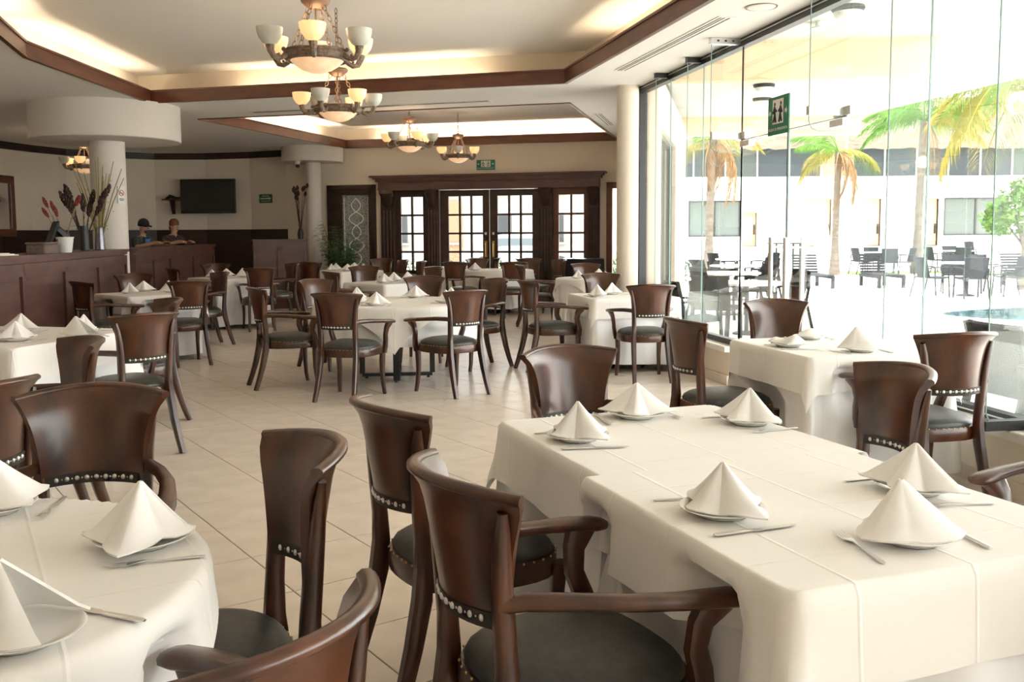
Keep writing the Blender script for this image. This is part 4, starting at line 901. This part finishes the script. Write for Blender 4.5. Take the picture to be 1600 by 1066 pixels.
m = MB(); leafy(m, (0, 0, .33), 90, 1.45, .25, .17, 4, 1.17); fo = part('foliage', m, 'leaf_d', o, 0)
o = thing('leather_armchair', 'black leather armchair beside the red-framed side window', 'armchair', (4.5, 17.0, 0), radians(150))
m = MB(); m.bbox(-.34, .34, -.3, .34, .16, .42, .03); part('seat', m, 'leather_k', o, 40); m = MB(); m.shell(lambda a, b: ((a - .5) * .74, .28 + .1 * b - .12 * (2 * a - 1) ** 2, .38 + .55 * b), 12, 6, .09); part('backrest', m, 'leather_k', o, 60)
for s in (-1, 1): m = MB(); m.sweep([(s * .36, -.3, .52), (s * .37, 0, .58), (s * .36, .28, .62)], [(.05, .06), (.06, .08), (.06, .09)], (1, 0, 0), 8, 3); m.box(s * .36 - .04, s * .36 + .04, -.28, .25, .16, .54); part('arm', m, 'leather_k', o, 50)
for sx in (-1, 1):
    for sy in (-1, 1): m = MB(); m.lathe([(.018, 0), (.025, .16)], 10, (sx * .28, sy * .25, 0)); part('leg', m, 'wood_dark', o)

# ---------------------------------------------------------------- two people behind the bar
def skin_mesh(name, V, E, R, mat, parent=None, sub=2):
    me = bpy.data.meshes.new(name); me.from_pydata(V, E, []); o = link(name, me, parent); me.materials.append(MATS[mat])
    md = o.modifiers.new('skin', 'SKIN'); me.skin_vertices[0].data[0].use_root = True
    for i, r in enumerate(R): me.skin_vertices[0].data[i].radius = (r if isinstance(r, tuple) else (r, r))
    md.use_smooth_shade = True; s = o.modifiers.new('sub', 'SUBSURF'); s.levels = sub; s.render_levels = sub
    return o
def person(name, loc, rz, sc, lab, skin, shirt, pose):
    o = thing(name, lab, 'person', loc, rz)
    # facing +y; pelvis root first
    V = [(0, 0, .92), (0, .0, 1.08), (0, .02, 1.25), (0, .03, 1.40), (0, .045, 1.47), (0, .06, 1.54), (0, .085, 1.60), (0, .075, 1.68)]; R = [(.15, .11), (.135, .10), (.16, .105), (.12, .08), (.05, .05), (.058, .06), (.075, .088), (.068, .082)]
    E = [(i, i + 1) for i in range(7)]
    def limb(start, pts, rr):
        p = start
        for q, r in zip(pts, rr): V.append(q); R.append(r); E.append((p, len(V) - 1)); p = len(V) - 1
        return p
    for s in (-1, 1):
        el, wr = pose[s]; h_ = limb(3, [(s * .17, .02, 1.40), el, wr, (wr[0] - s * .01, wr[1] + .07, wr[2] - .005)], [.062, .045, .034, .038])
        for k in range(4): limb(h_, [(wr[0] - s * .01 + (k - 1.5) * .02, wr[1] + .12, wr[2] - .012), (wr[0] - s * .01 + (k - 1.5) * .022, wr[1] + .155 - .01 * abs(k - 1.2), wr[2] - .03)], [.010, .008])
        limb(h_, [(wr[0] - s * .05, wr[1] + .09, wr[2] + .005), (wr[0] - s * .065, wr[1] + .12, wr[2])], [.012, .009])
        limb(0, [(s * .10, 0, .86), (s * .11, .01, .48), (s * .11, -.02, .09), (s * .12, .10, .035)], [.095, .065, .045, .04])
    b = skin_mesh('body', V, E, R, skin, o)
    SV = [(0, 0, .90), (0, 0, 1.08), (0, .02, 1.25), (0, .03, 1.40), (0, .035, 1.455)]; SR = [(.165, .125), (.15, .115), (.175, .12), (.14, .10), (.075, .07)]; SE = [(0, 1), (1, 2), (2, 3), (3, 4)]
    for s in (-1, 1):
        el, wr = pose[s]; mid = tuple((a + c) / 2 for a, c in zip((s * .17, .02, 1.40), el)); i = len(SV); SV += [(s * .17, .02, 1.40), mid, el]; SR += [.075, .066, .055]; SE += [(3, i), (i, i + 1), (i + 1, i + 2)]
    skin_mesh('shirt', SV, SE, SR, shirt, o)
    TV = [(0, 0, .93)]; TRr = [(.165, .125)]; TE = []
    for s in (-1, 1): i = len(TV); TV += [(s * .10, 0, .84), (s * .11, .01, .48), (s * .11, -.02, .10)]; TRr += [.11, .08, .065]; TE += [(0, i), (i, i + 1), (i + 1, i + 2)]
    skin_mesh('trousers', TV, TE, TRr, 'trousers', o)
    for s in (-1, 1):
        m = MB(); m.ball((s * .03, .160, 1.632), .007, 8, 6); q = part('eye', m, 'sign_white', o); m = MB(); m.ball((s * .03, .1645, 1.632), .0045, 6, 4); part('pupil', m, 'hair_k', q)
        m = MB(); m.ball((s * .078, .07, 1.62), .02, 8, 6, (.5, .9, 1.4)); part('ear', m, skin, o)
        m = MB(); m.sweep([(s * .014, .165, 1.652), (s * .044, .152, 1.653)], (.004, .004), (0, 0, 1), 6, 2); part('eyebrow', m, 'hair_k', o)
    m = MB(); m.sweep([(0, .160, 1.640), (0, .178, 1.605), (0, .170, 1.593)], [(.009, .008), (.014, .012), (.010, .006)], (1, 0, 0), 8, 2); part('nose', m, skin, o)
    m = MB(); m.sweep([(-.024, .150, 1.566), (0, .160, 1.565), (.024, .150, 1.566)], [(.003, .003), (.006, .006), (.003, .003)], (0, 0, 1), 6, 2); part('mouth', m, 'dry_red', o)
    o.scale = (sc, sc, sc); return o
man = person('person', (-3.24, 16.83, 0), radians(-115), .94, 'person in black cap and dark jacket leaning at the bar counter', 'skin', 'jacket', {1: ((.27, .12, 1.27), (.16, .40, 1.355)), -1: ((-.27, .12, 1.27), (-.16, .40, 1.355))})
m = MB(); m.lathe([(.092, 1.645), (.098, 1.67), (.094, 1.72), (.07, 1.76), (.03, 1.782), (.001, 1.785)], 24, (0, .075, 0), cap=False); cp = part('cap', m, 'shirt_k', man); m = MB(); m.shell(lambda a, b: ((a - .5) * .16, .15 + .085 * b - .06 * (2 * a - 1) ** 2, 1.668 - .02 * b - .02 * (2 * a - 1) ** 2), 10, 4, .006); part('visor', m, 'shirt_k', cp)
m = MB(); m.shell(lambda a, b: ((a - .5) * .18, .155 - .03 * (2 * a - 1) ** 2, 1.17 + .28 * b), 8, 4, .012); sh = part('t_shirt_front', m, 'shirt_k', man)
m = MB(); m.shell(lambda a, b: ((a - .5) * .13, .166 - .02 * (2 * a - 1) ** 2, 1.34 + .08 * b), 8, 3, .004); part('blue_print', m, 'print_blue', sh); m = MB(); m.shell(lambda a, b: ((a - .5) * .13, .166 - .02 * (2 * a - 1) ** 2, 1.25 + .08 * b), 8, 3, .004); part('yellow_print', m, 'print_yellow', sh)
m = MB(); m.shell(lambda a, b: (.062 * cos(pi * .15 + pi * .7 * a), .098 + .072 * sin(pi * .15 + pi * .7 * a), 1.52 + .05 * b), 12, 3, .012); part('beard', m, 'hair_k', man)
wom = person('person', (-2.95, 18.2, 0), radians(-135), .955, 'person with short reddish hair and patterned black top at the bar counter', 'skin2', 'blouse', {1: ((.24, .10, 1.27), (.10, .36, 1.335)), -1: ((-.24, .10, 1.27), (-.10, .38, 1.335))})
m = MB(); m.lathe([(.084, 1.63), (.092, 1.67), (.088, 1.72), (.066, 1.752), (.03, 1.77), (.001, 1.772)], 24, (0, .06, 0), cap=False); m.ball((0, -.02, 1.60), .05, 10, 8); part('hair', m, 'hair_red', wom)

# ---------------------------------------------------------------- outdoors: ground, pool, canopy
def pool_pts(k=1.0, n=48): return [EP(12.4 + 5.2 * k * cos(2 * pi * i / n), 15.9 + 2.15 * k * sin(2 * pi * i / n))[:2] for i in range(n)]
G0 = [EP(-60, -8)[:2], EP(60, -8)[:2], EP(70, 90)[:2], EP(-70, 90)[:2]]
gr = struct(part('patio_ground', planar([G0, pool_pts()], -.03), 'ground', smooth=0))
PP = pool_pts(); m = MB(); n = len(PP)
m.add([(*p, -.03) for p in PP] + [(*p, -.42) for p in PP], [(i, (i + 1) % n, n + (i + 1) % n, n + i) for i in range(n)]); struct(part('pool_wall', m, 'pooltile', smooth=0))
po = part('pool_water', planar([pool_pts(1.0)], -.22), 'water', smooth=0); struct(po)
m = MB(); PI_, PO_ = pool_pts(1.0), pool_pts(1.055); m.add([(*p, -.005) for p in PI_] + [(*p, -.005) for p in PO_] + [(*p, -.03) for p in PO_] + [(*p, -.05) for p in PI_], [(i, (i + 1) % n, n + (i + 1) % n, n + i) for i in range(n)] + [(n + i, n + (i + 1) % n, 2 * n + (i + 1) % n, 2 * n + i) for i in range(n)] + [(3 * n + i, 3 * n + (i + 1) % n, (i + 1) % n, i) for i in range(n)])
struct(part('pool_coping', m, 'stucco_w', smooth=0))
gs = MB(); gs.add([EP(11, 30.0, -.02), EP(60, 30.0, -.02), EP(60, 33.0, -.02), EP(11, 33.0, -.02)], [(0, 1, 2, 3)]); struct(part('lawn_strip', gs, 'grass', smooth=0))
kb = MB(); a = [EP(11, 29.8), EP(60, 29.8), EP(60, 30.0), EP(11, 30.0)]; kb.prism([q[:2] for q in a], -.03, .02); struct(part('lawn_kerb', kb, 'stucco_w', smooth=0))
cn = struct(link('canopy', None))
m = MB(); m.prism([(GX + .22, -3.4), (6.25, -3.4), (6.4, 9.6), (GX + .22, 10.4)], 3.48, 3.7); m.prism([(GX + .22, 10.4), (9.2, 9.0), (9.4, 16.4), (6.3, 17.1), (GX + .3, 11.3)], 3.48, 3.7); part('canopy_soffit', m, 'canopy_paint', cn, 0)
m = MB(); m.prism([(GX + .06, 10.22), (6.4, 9.42), (6.4, 9.62), (GX + .06, 10.42)], 3.06, 3.48); part('downstand_beam', m, 'peach', cn, 0)
m = MB(); m.prism([(6.2, 16.85), (9.4, 16.15), (9.4, 16.35), (6.2, 17.05)], 3.15, 3.48); part('downstand_beam', m, 'peach', cn, 0)
def bowl_light(loc, lab):
    o = thing('porch_light', lab, 'lamp', loc); m = MB(); m.lathe([(.12, 0), (.15, -.005), (.15, -.03), (.13, -.05)], 24); part('collar', m, 'patio_grey', o); m = MB(); m.lathe([(.13, -.05), (.12, -.085), (.08, -.115), (.001, -.125)], 24, cap=False); part('diffuser', m, 'white_plastic', o)
bowl_light((4.7, 8.35, 3.48), 'porch bowl light under canopy in line with the glass door'); bowl_light((6.0, 12.9, 3.48), 'porch bowl light under the canopy just past the first peach beam'); bowl_light((6.6, 14.25, 3.48), 'porch bowl light under the canopy nearest the second peach beam')
o = thing('porch_speaker', 'small white horn speaker under the canopy near the glass door', 'speaker', (4.75, 9.0, 3.48)); m = MB(); m.lathe([(.03, 0), (.03, -.04), (.09, -.06), (.10, -.075), (.03, -.07), (.001, -.1)], 20, cap=False); part('horn', m, 'white_plastic', o)

# ---------------------------------------------------------------- outdoors: far hotel wing
def FM(x, y, z): return x, y, z
hb = thing('hotel_wing', 'pale two-storey hotel wing with thatched roof across the patio', 'building', EP(0, 48), -YAW)
m = MB()
ops = [(8.86, 11.5, 1.1, 2.9), (11.6, 12.35, .62, 2.3), (14.9, 16.1, .62, 2.95), (17.7, 18.6, .62, 2.95), (20.8, 21.5, .62, 2.95), (21.65, 24.9, 1.1, 2.98), (27, 30, 1.1, 2.9)]
xs = 5
for x0, x1, z0, z1 in ops:
    m.box(xs, x0, 0, .3, 0, 3.1); m.box(x0, x1, 0, .3, z1, 3.1)
    if z0 > .7: m.box(x0, x1, 0, .3, 0, z0)
    xs = x1
m.box(xs, 45, 0, .3, 0, 3.1); m.box(5, 45, 3.2, 3.4, 0, 3.1); part('ground_floor_wall', m, 'stucco_w', hb, 0)
m = MB(); m.box(5, 45, -.9, 9, 3.1, 3.3); m.box(5, 45, -.9, -.7, 3.3, 4.02); part('balcony_slab', m, 'stucco_w', hb, 0)
for x0, x1, z0, z1 in ops:
    m = MB()
    if z0 > .7:
        m.box(x0, x1, .12, .16, z0, z1); q = part('window', m, 'window_grey', hb, 0); m = MB()
        for c in (x0 + .04, (x0 + x1) / 2, x1 - .04): m.box(c - .04, c + .04, .06, .12, z0, z1)
        m.box(x0, x1, .06, .12, z0, z0 + .06); m.box(x0, x1, .06, .12, z1 - .06, z1); part('window_frame', m, 'frame_dark', q, 0)
    else:
        m.box(x0, x1, .5, .6, z0, z1); q = part('door', m, 'peach', hb, 0); m = MB(); m.box(x1 - .12, x1 - .05, .42, .5, 1.2, 1.7); part('handle', m, 'frame_dark', q, 0)
for k in range(3): m = MB(); m.box(5, 40, -3.2 + .5 * k, .02, .2 * k, .2 * k + .19); part('step', m, 'stucco_w', hb, 0)
for k in range(22):
    x0 = 6 + k * 1.6; m = MB()
    if 15.2 < x0 < 17.2: m.box(x0, x0 + 1.5, .4, .5, 4.0, 5.5); part('upper_wall_panel', m, 'peach', hb, 0); continue
    m.box(x0, x0 + 1.52, .4, .44, 4.0, 5.5); part('upper_window', m, 'window_dark' if k % 3 else 'window_grey', hb, 0)
for k in range(23): m = MB(); m.box(5.92 + k * 1.6, 6.0 + k * 1.6, .34, .46, 4.0, 5.5); part('mullion', m, 'stucco_w', hb, 0)
m = MB(); nx = 120
for i in range(nx + 1):
    x = 5 + 36 * i / nx; jz = .10 * random.random(); m.v += [(x, -1.2, 5.28 + jz), (x, -.9, 5.62), (x, 5, 8.6)]
m.f += [(i * 3 + a, (i + 1) * 3 + a, (i + 1) * 3 + a + 1, i * 3 + a + 1) for i in range(nx) for a in (0, 1)]; part('thatched_roof', m, 'thatch', hb, 0)
m = MB(); m.box(5, 41, .6, 5, 5.5, 5.6); part('upper_ceiling', m, 'stucco_w', hb, 0)

# ---------------------------------------------------------------- outdoors: palms, tree
FR = {}
def frond_mesh(mat, L_, droop, seed, wl=.55, folded=.5):
    rnd = random.Random(seed); mb = MB(); P = []
    for q in range(13): t = q / 12; P.append(Vector((L_ * (t - .12 * t * t), 0, L_ * (.42 * t - droop * t * t))))
    mb.tube([tuple(p) for p in P], [.03 - .026 * q / 12 for q in range(13)], 4)
    for q in range(64):
        t = .10 + .90 * q / 63; i = min(11, int(t * 12)); c = P[i].lerp(P[i + 1], t * 12 - i); l = wl * sin(pi * min(1, .12 + t * .8)) ** .6 * rnd.uniform(.85, 1.1)
        for s in (-1, 1):
            dirv = Vector((.55, s * .8, -folded * rnd.uniform(.6, 1.3))).normalized(); tip = c + dirv * l + Vector((rnd.uniform(-.06, .06), 0, -(.25 + .3 * rnd.random()) * l)); mid = c + dirv * l * .5; w_ = Vector((.011, 0, .005))
            mb.add([c - w_ * .5, mid + w_, tip, mid - w_], [(0, 1, 2, 3)])
    return mb.mesh('frond', mat, 0)
for i in range(3): FR['g%d' % i] = frond_mesh('leaf', 2.0, .45 + .2 * i, 40 + i)
FR['y0'] = frond_mesh('leaf_y', 1.9, .75, 50); FR['d0'] = frond_mesh('frond_dry', 1.7, 1.2, 60, .45, .9)
def palm(xc, d, h_, lab, kinds, sc, lean=0, seed=1, tr_=.15):
    rnd = random.Random(seed); o = thing('palm_tree', lab, 'palm tree', EP(xc, d, -.03)); m = MB(); P = []; R = []
    for q in range(22): t = q / 21; P.append((lean * t * t, 0, h_ * t)); R.append(tr_ * (1.35 - .55 * min(1, t * 4) + .0 * t) * (1 + .06 * (q % 2)))
    m.tube(P, R, 10); part('trunk', m, 'trunk', o)
    for k, kd in enumerate(kinds):
        f = link('frond', FR[kd], o, (lean, 0, h_)); a = k * 2.399 + rnd.uniform(-.2, .2); lift = rnd.uniform(-.1, .75) if kd[0] == 'g' else rnd.uniform(-.45, .15) if kd[0] == 'y' else rnd.uniform(-.9, -.5)
        f.rotation_euler = (rnd.uniform(-.2, .2), -lift, a); f.scale = (sc,) * 3
palm(6.25, 30.3, 4.3, 'palm with pale straight trunk behind the terrace tables', ['g0', 'g1', 'g2', 'y0', 'g0', 'd0', 'g1', 'g2', 'd0', 'g0', 'y0', 'g1', 'd0', 'd0', 'y0'], 1.0, .1, 3)
palm(10.35, 30.6, 3.9, 'palm with yellowing and dry hanging fronds before the stair opening', ['y0', 'g1', 'd0', 'y0', 'g0', 'd0', 'y0', 'd0', 'g2', 'y0', 'd0', 'y0', 'g1', 'd0'], .85, .05, 5, .13)
palm(13.15, 31.0, 4.9, 'green-crowned palm beside the closed white parasols', ['g0', 'g1', 'g2', 'g0', 'g1', 'y0', 'g2', 'g0', 'g1', 'g2', 'g0', 'y0', 'g1', 'g2', 'g0', 'd0', 'g1', 'g2', 'g0', 'g1'], 1.05, .12, 7)
palm(12.2, 22.6, 4.9, 'large palm with golden lower fronds near the pool', ['g0', 'y0', 'g1', 'g2', 'y0', 'g0', 'y0', 'g1', 'y0', 'g2', 'g0', 'y0', 'g1', 'y0', 'g0', 'g2'], 1.6, .1, 9)
def leafcloud(mb, c, rad, n, size, seed, sc=(1, 1, 1)):
    rnd = random.Random(seed)
    for k in range(n):
        u = Vector((rnd.gauss(0, 1), rnd.gauss(0, 1), rnd.gauss(0, 1))).normalized() * rad * rnd.uniform(.55, 1); p = Vector(c) + Vector((u.x * sc[0], u.y * sc[1], u.z * sc[2]))
        a = Vector((rnd.gauss(0, 1), rnd.gauss(0, 1), rnd.gauss(0, .6))).normalized(); b = a.cross(Vector((rnd.gauss(0, 1), rnd.gauss(0, 1), rnd.gauss(0, 1)))).normalized(); s = size * rnd.uniform(.7, 1.2)
        mb.add([p - a * s, p - b * s * .6, p + a * s, p + b * s * .6], [(0, 1, 2, 3)])
o = thing('broadleaf_tree', 'bushy bright green broadleaf tree before the far window', 'tree', EP(13.6, 25.5, -.03)); m = MB(); m.tube([(0, 0, 0), (.1, 0, .7), (.0, 0, 1.6)], [.09, .07, .05], 8)
for k in range(5): m.tube([(.05, 0, 1.0), (cos(k * 1.26) * .6, sin(k * 1.26) * .6, 1.9)], [.04, .015], 6)
part('trunk', m, 'trunk', o); m = MB()
for k, (x, y, z, r) in enumerate(((0, 0, 1.95, .75), (-.6, .1, 1.75, .5), (.7, 0, 1.9, .7), (.3, .2, 2.4, .5), (1.3, 0, 1.7, .6))): leafcloud(m, (x, y, z), r, 380, .09, k + 60)
q = part('foliage', m, 'leaf', o, 0)

# ---------------------------------------------------------------- outdoors: furniture
def make_patio_chair(mat, fat=1):
    o = link('patio_chair', None); m = MB(); m.shell(lambda a, b: ((a - .5) * (.46 + .03 * b), -.22 - .11 * b + .05 * (2 * a - 1) ** 2, .42 + .44 * b), 8, 5, .025 * fat); part('backrest', m, mat, o, 50)
    m = MB(); m.shell(lambda a, b: ((a - .5) * .48, -.23 + .47 * b, .43 - .02 * sin(pi * b)), 6, 5, .03 * fat); part('seat', m, mat, o, 50)
    for s in (-1, 1):
        m = MB(); m.sweep([(s * .25, -.27, .62), (s * .265, -.05, .645), (s * .265, .2, .64), (s * .262, .245, .62)], (.02 * fat, .014), (1, 0, 0), 6, 3); part('arm', m, mat, o)
        m = MB(); m.sweep([(s * .262, .24, .63), (s * .25, .24, .42), (s * .25, .27, 0)], (.018 * fat, .016), (1, 0, 0), 6, 3); part('leg', m, mat, o)
        m = MB(); m.sweep([(s * .25, -.27, .62), (s * .24, -.24, .42), (s * .25, -.34, 0)], (.018 * fat, .016), (1, 0, 0), 6, 3); part('leg', m, mat, o)
    return o
def make_patio_table(r, mat, tm_='white_plastic'):
    o = link('patio_table', None); m = MB(); m.lathe([(r - .02, .70), (r, .705), (r, .725), (r - .01, .73)], 32); part('table_top', m, tm_, o); m = MB(); m.lathe([(.19, 0), (.19, .02), (.03, .05), (.03, .66), (.16, .69), (.16, .70)], 20); part('pedestal', m, mat, o); return o
pc = {'g': make_patio_chair('patio_grey'), 'r': make_patio_chair('rattan', 1.8)}; pcu = {'g': 0, 'r': 0}; usedp = set()
def put_chair(k, xc, d, a, lab, tilt=0, grp='outdoor chairs'):
    o = pc[k] if not pcu[k] else copy_tree(pc[k]); pcu[k] = 1; o.location = EP(xc, d, -.03); o.rotation_euler = (tilt, 0, radians(a - 90) - YAW)
    if tilt: o.location.z = .088
    tag(o, lab, 'chair', grp)
def U(u, d): return (u - 800) / 1490 * d
put_chair('r', U(1615, 6.0), 6.0, 12, 'dark woven rattan chair right outside the glass by the pool')
for u, d, a, w_ in ((1347, 31, 10, 'facing the parasols'), (1364, 31.6, 265, 'facing the lounger'), (1387, 29.8, 80, 'with its back to the lounger'), (1413, 30.2, 180, 'beside the palm trunk')): put_chair('g', U(u, d), d, a, 'grey patio chair of the group around the closed parasols, ' + w_)
for u, d, a, w_ in ((1461, 32, 10, 'upright at its parasol side'), (1487, 33, 265, 'seen past the table'), (1501, 31.2, 80, 'with its back to the pool')): put_chair('g', U(u, d), d, a, 'grey patio chair of the lawn-edge group, ' + w_)
put_chair('g', U(1493, 32.1) + .565, 32.2, 190, 'grey patio chair tipped forward against the lawn-edge table', -.45)
for u, d, a, w_ in ((1456, 20.4, 8, 'on the parasol side'), (1518, 19.9, 85, 'with its back to the pool'), (1580, 20.4, 180, 'on the bench side'), (1492, 21.6, 250, 'toward the lawn and parasols'), (1538, 21.6, 280, 'toward the lawn and bush')): put_chair('g', U(u, d), d, a, 'grey patio chair at the round poolside table, ' + w_)
for u, d, a, w_ in ((1084, 11.2, 10, 'largest one by the glass pier'), (1120, 12.7, 60, 'tucked at the nearest terrace table'), (1113, 15.5, 20, 'at the second terrace table, pier side'), (1108, 19.5, 20, 'at the third terrace table, pier side'), (1178, 16.6, 190, 'at the second terrace table, handle side'), (1190, 20.5, 200, 'at the third terrace table, handle side'), (1128, 25, 20, 'at the last terrace table, pier side'), (1195, 25, 200, 'at the last terrace table, handle side'), (1225, 14, 190, 'behind the door pull handles')): put_chair('r', U(u, d), d, a, 'dark rattan terrace chair ' + w_, 0, 'rattan terrace chairs')
pt = make_patio_table(.55, 'patio_grey'); first = True
for u, d, lab in ((1510, 20.7, 'round grey-topped poolside table'), (1374, 30.8, 'round patio table near the closed parasols'), (1493, 32.1, 'round patio table at the lawn edge'), (1168, 13.3, 'white round terrace table nearest the glass door'), (1138, 16.4, 'second white round terrace table out from the door'), (1152, 19.8, 'third white round terrace table out from the door'), (1152, 24.3, 'last white round terrace table before the palm')):
    o = pt if first else copy_tree(pt); first = False; o.location = EP(U(u, d), d, -.03); tag(o, lab, 'table', 'round outdoor tables')
o = thing('bar_table', 'tall dark patio bar table beside the stair opening', 'table', EP(U(1226, 32), 32, -.03)); m = MB(); m.bbox(-.5, .5, -.3, .3, .98, 1.02); part('table_top', m, 'patio_grey', o, 0)
for sx in (-1, 1):
    for sy in (-1, 1): m = MB(); m.box(sx * .42 - .025, sx * .42 + .025, sy * .24 - .025, sy * .24 + .025, 0, .98); part('leg', m, 'patio_grey', o, 0)
def make_lounger():
    o = link('sun_lounger', None)   # foot end toward -y
    for k in range(7): m = MB(); z0 = .34 + .07 * k; m.box(-.32, .32, .42 + .028 * k, .45 + .028 * k, z0, z0 + .05); part('back_slat', m, 'patio_grey', o, 0)
    for k in range(10): m = MB(); m.box(-.32, .32, -.85 + .125 * k, -.75 + .125 * k, .31, .34); part('seat_slat', m, 'patio_grey', o, 0)
    for s in (-1, 1):
        m = MB(); m.box(s * .3 - .03, s * .3 + .03, -.88, .5, .24, .31); part('side_rail', m, 'patio_grey', o, 0)
        for y in (-.8, .42): m = MB(); m.box(s * .3 - .035, s * .3 + .035, y - .04, y + .04, 0, .26); part('leg', m, 'patio_grey', o, 0)
    return o
lo_ = make_lounger(); first = True
for u, d, lab in ((1267, 24.3, 'slatted grey sun lounger in line with the door pull handles'), (1374, 24.3, 'slatted grey sun lounger before the parasol chairs'), (1600, 24.3, 'slatted grey sun lounger below the broadleaf tree')):
    o = lo_ if first else copy_tree(lo_); first = False; o.location = EP(U(u, d), d, -.03); o.rotation_euler = (0, 0, -YAW); tag(o, lab, 'sun lounger', 'slatted sun loungers')
for u, d, lab in ((1285, 33.5, 'closed white parasol next to the yellowing palm'), (1431, 32.5, 'closed white parasol against the green-crowned palm')):
    o = thing('closed_parasol', lab, 'parasol', EP(U(u, d), d, -.03)); m = MB(); m.tube([(0, 0, 0), (0, 0, 2.45)], .025, 8); part('pole', m, 'steel', o); m = MB()
    v = []; N_ = 16
    for k in range(8):
        t = k / 7; z = 2.4 - 1.7 * t; r = .03 + .24 * t
        for i in range(N_): v.append((r * (1 + .22 * (i % 2) * t) * cos(2 * pi * i / N_), r * (1 + .22 * (i % 2) * t) * sin(2 * pi * i / N_), z))
    m.add(v, [(k * N_ + i, k * N_ + (i + 1) % N_, (k + 1) * N_ + (i + 1) % N_, (k + 1) * N_ + i) for k in range(7) for i in range(N_)]); part('canopy', m, 'stucco_w', o, 20); m = MB(); m.lathe([(.25, 0), (.25, .06), (.04, .08), (.04, .12)], 20); part('base', m, 'stucco_w', o)

# ---------------------------------------------------------------- street side beyond the entrance doors
o = thing('street_building', 'pale building across the street seen through the door panes', 'building', EP(-1.5, 46), -YAW); m = MB(); m.box(-13, 5, 0, 5, 0, 5.6); part('wall', m, 'hedge_wall', o, 0)
for k in range(7):
    for z in (.9, 3.3): m = MB(); m.box(-12 + 2.5 * k, -11 + 2.5 * k, -.05, 0, z, z + 1.3); q = part('window', m, 'street_glass', o, 0); m = MB(); m.box(-12.1 + 2.5 * k, -10.9 + 2.5 * k, -.12, -.05, z - .1, z); part('sill', m, 'hedge_wall', q, 0)
for x in (-6.2, -1.4): m = MB(); m.box(x - .55, x + .55, -.06, 0, 0, 2.9); part('orange_bay', m, 'orange_wall', o, 0)
hg = thing('hedge', 'low clipped green hedge outside the entrance doors', 'hedge', EP(0, 25.5, -.03), -YAW); m = MB()
for k in range(26): leafcloud(m, (-3.4 + .32 * k, 0, .38), .38, 110, .055, 300 + k, (1, .7, .9))
part('foliage', m, 'hedge_leaf', hg, 0); m = MB()
for k in range(9): m.tube([(-3.2 + .9 * k, 0, 0), (-3.2 + .9 * k, 0, .4)], .02, 5)
part('stems', m, 'trunk', hg)
o = thing('parked_car', 'silver car parked in the street beyond the hedge', 'car', EP(.35, 33.5, -.03), -YAW)
def carp(a, b):
    x = (a - .5) * 4.2; top = .75 + (.62 * max(0, 1 - (abs(x + .1) / 1.35) ** 4)); return x, -.85 * cos(pi * b), .28 + (top - .28) * sin(pi * b) ** .45
m = MB(); m.shell(carp, 28, 14, .03); part('body', m, 'car_paint', o, 60); m = MB(); m.prism([(-1.05, -.80), (.95, -.80), (.95, .80), (-1.05, .80)], .82, 1.22); part('windows', m, 'window_dark', o, 0)
for x in (-1.3, 1.3):
    for s in (-1, 1): m = MB(); m.sweep([(x, s * .74, .31), (x, s * .90, .31)], (.31, .31), (1, 0, 0), 18, 2); q = part('wheel', m, 'plastic_k', o, 40); m = MB(); m.sweep([(x, s * .88, .31), (x, s * .91, .31)], (.18, .18), (1, 0, 0), 14, 2); part('hub_cap', m, 'steel', q, 40)
o = thing('porch_post', 'grey square post standing outside the right door leaf', 'post', tuple(wp(3.62, 1.9, -.03)), atan2(BD.y, BD.x)); m = MB(); m.bbox(-.07, .07, -.07, .07, 0, 3.4); part('shaft', m, 'patio_grey', o, 0); m = MB(); m.bbox(-.11, .11, -.11, .11, 0, .12); part('base', m, 'patio_grey', o, 0)
o = thing('outdoor_shrub', 'spiky potted shrub outside the left side window', 'plant', tuple(wp(1.68, .9, -.03))); m = MB(); m.lathe([(.12, 0), (.18, .3), (.15, .3), (.001, .25)], 18, cap=False); part('pot', m, 'stucco_w', o); m = MB(); leafy(m, (0, 0, .28), 26, 1.1, .25, .2, 9, .5); part('foliage', m, 'leaf_d', o, 0)
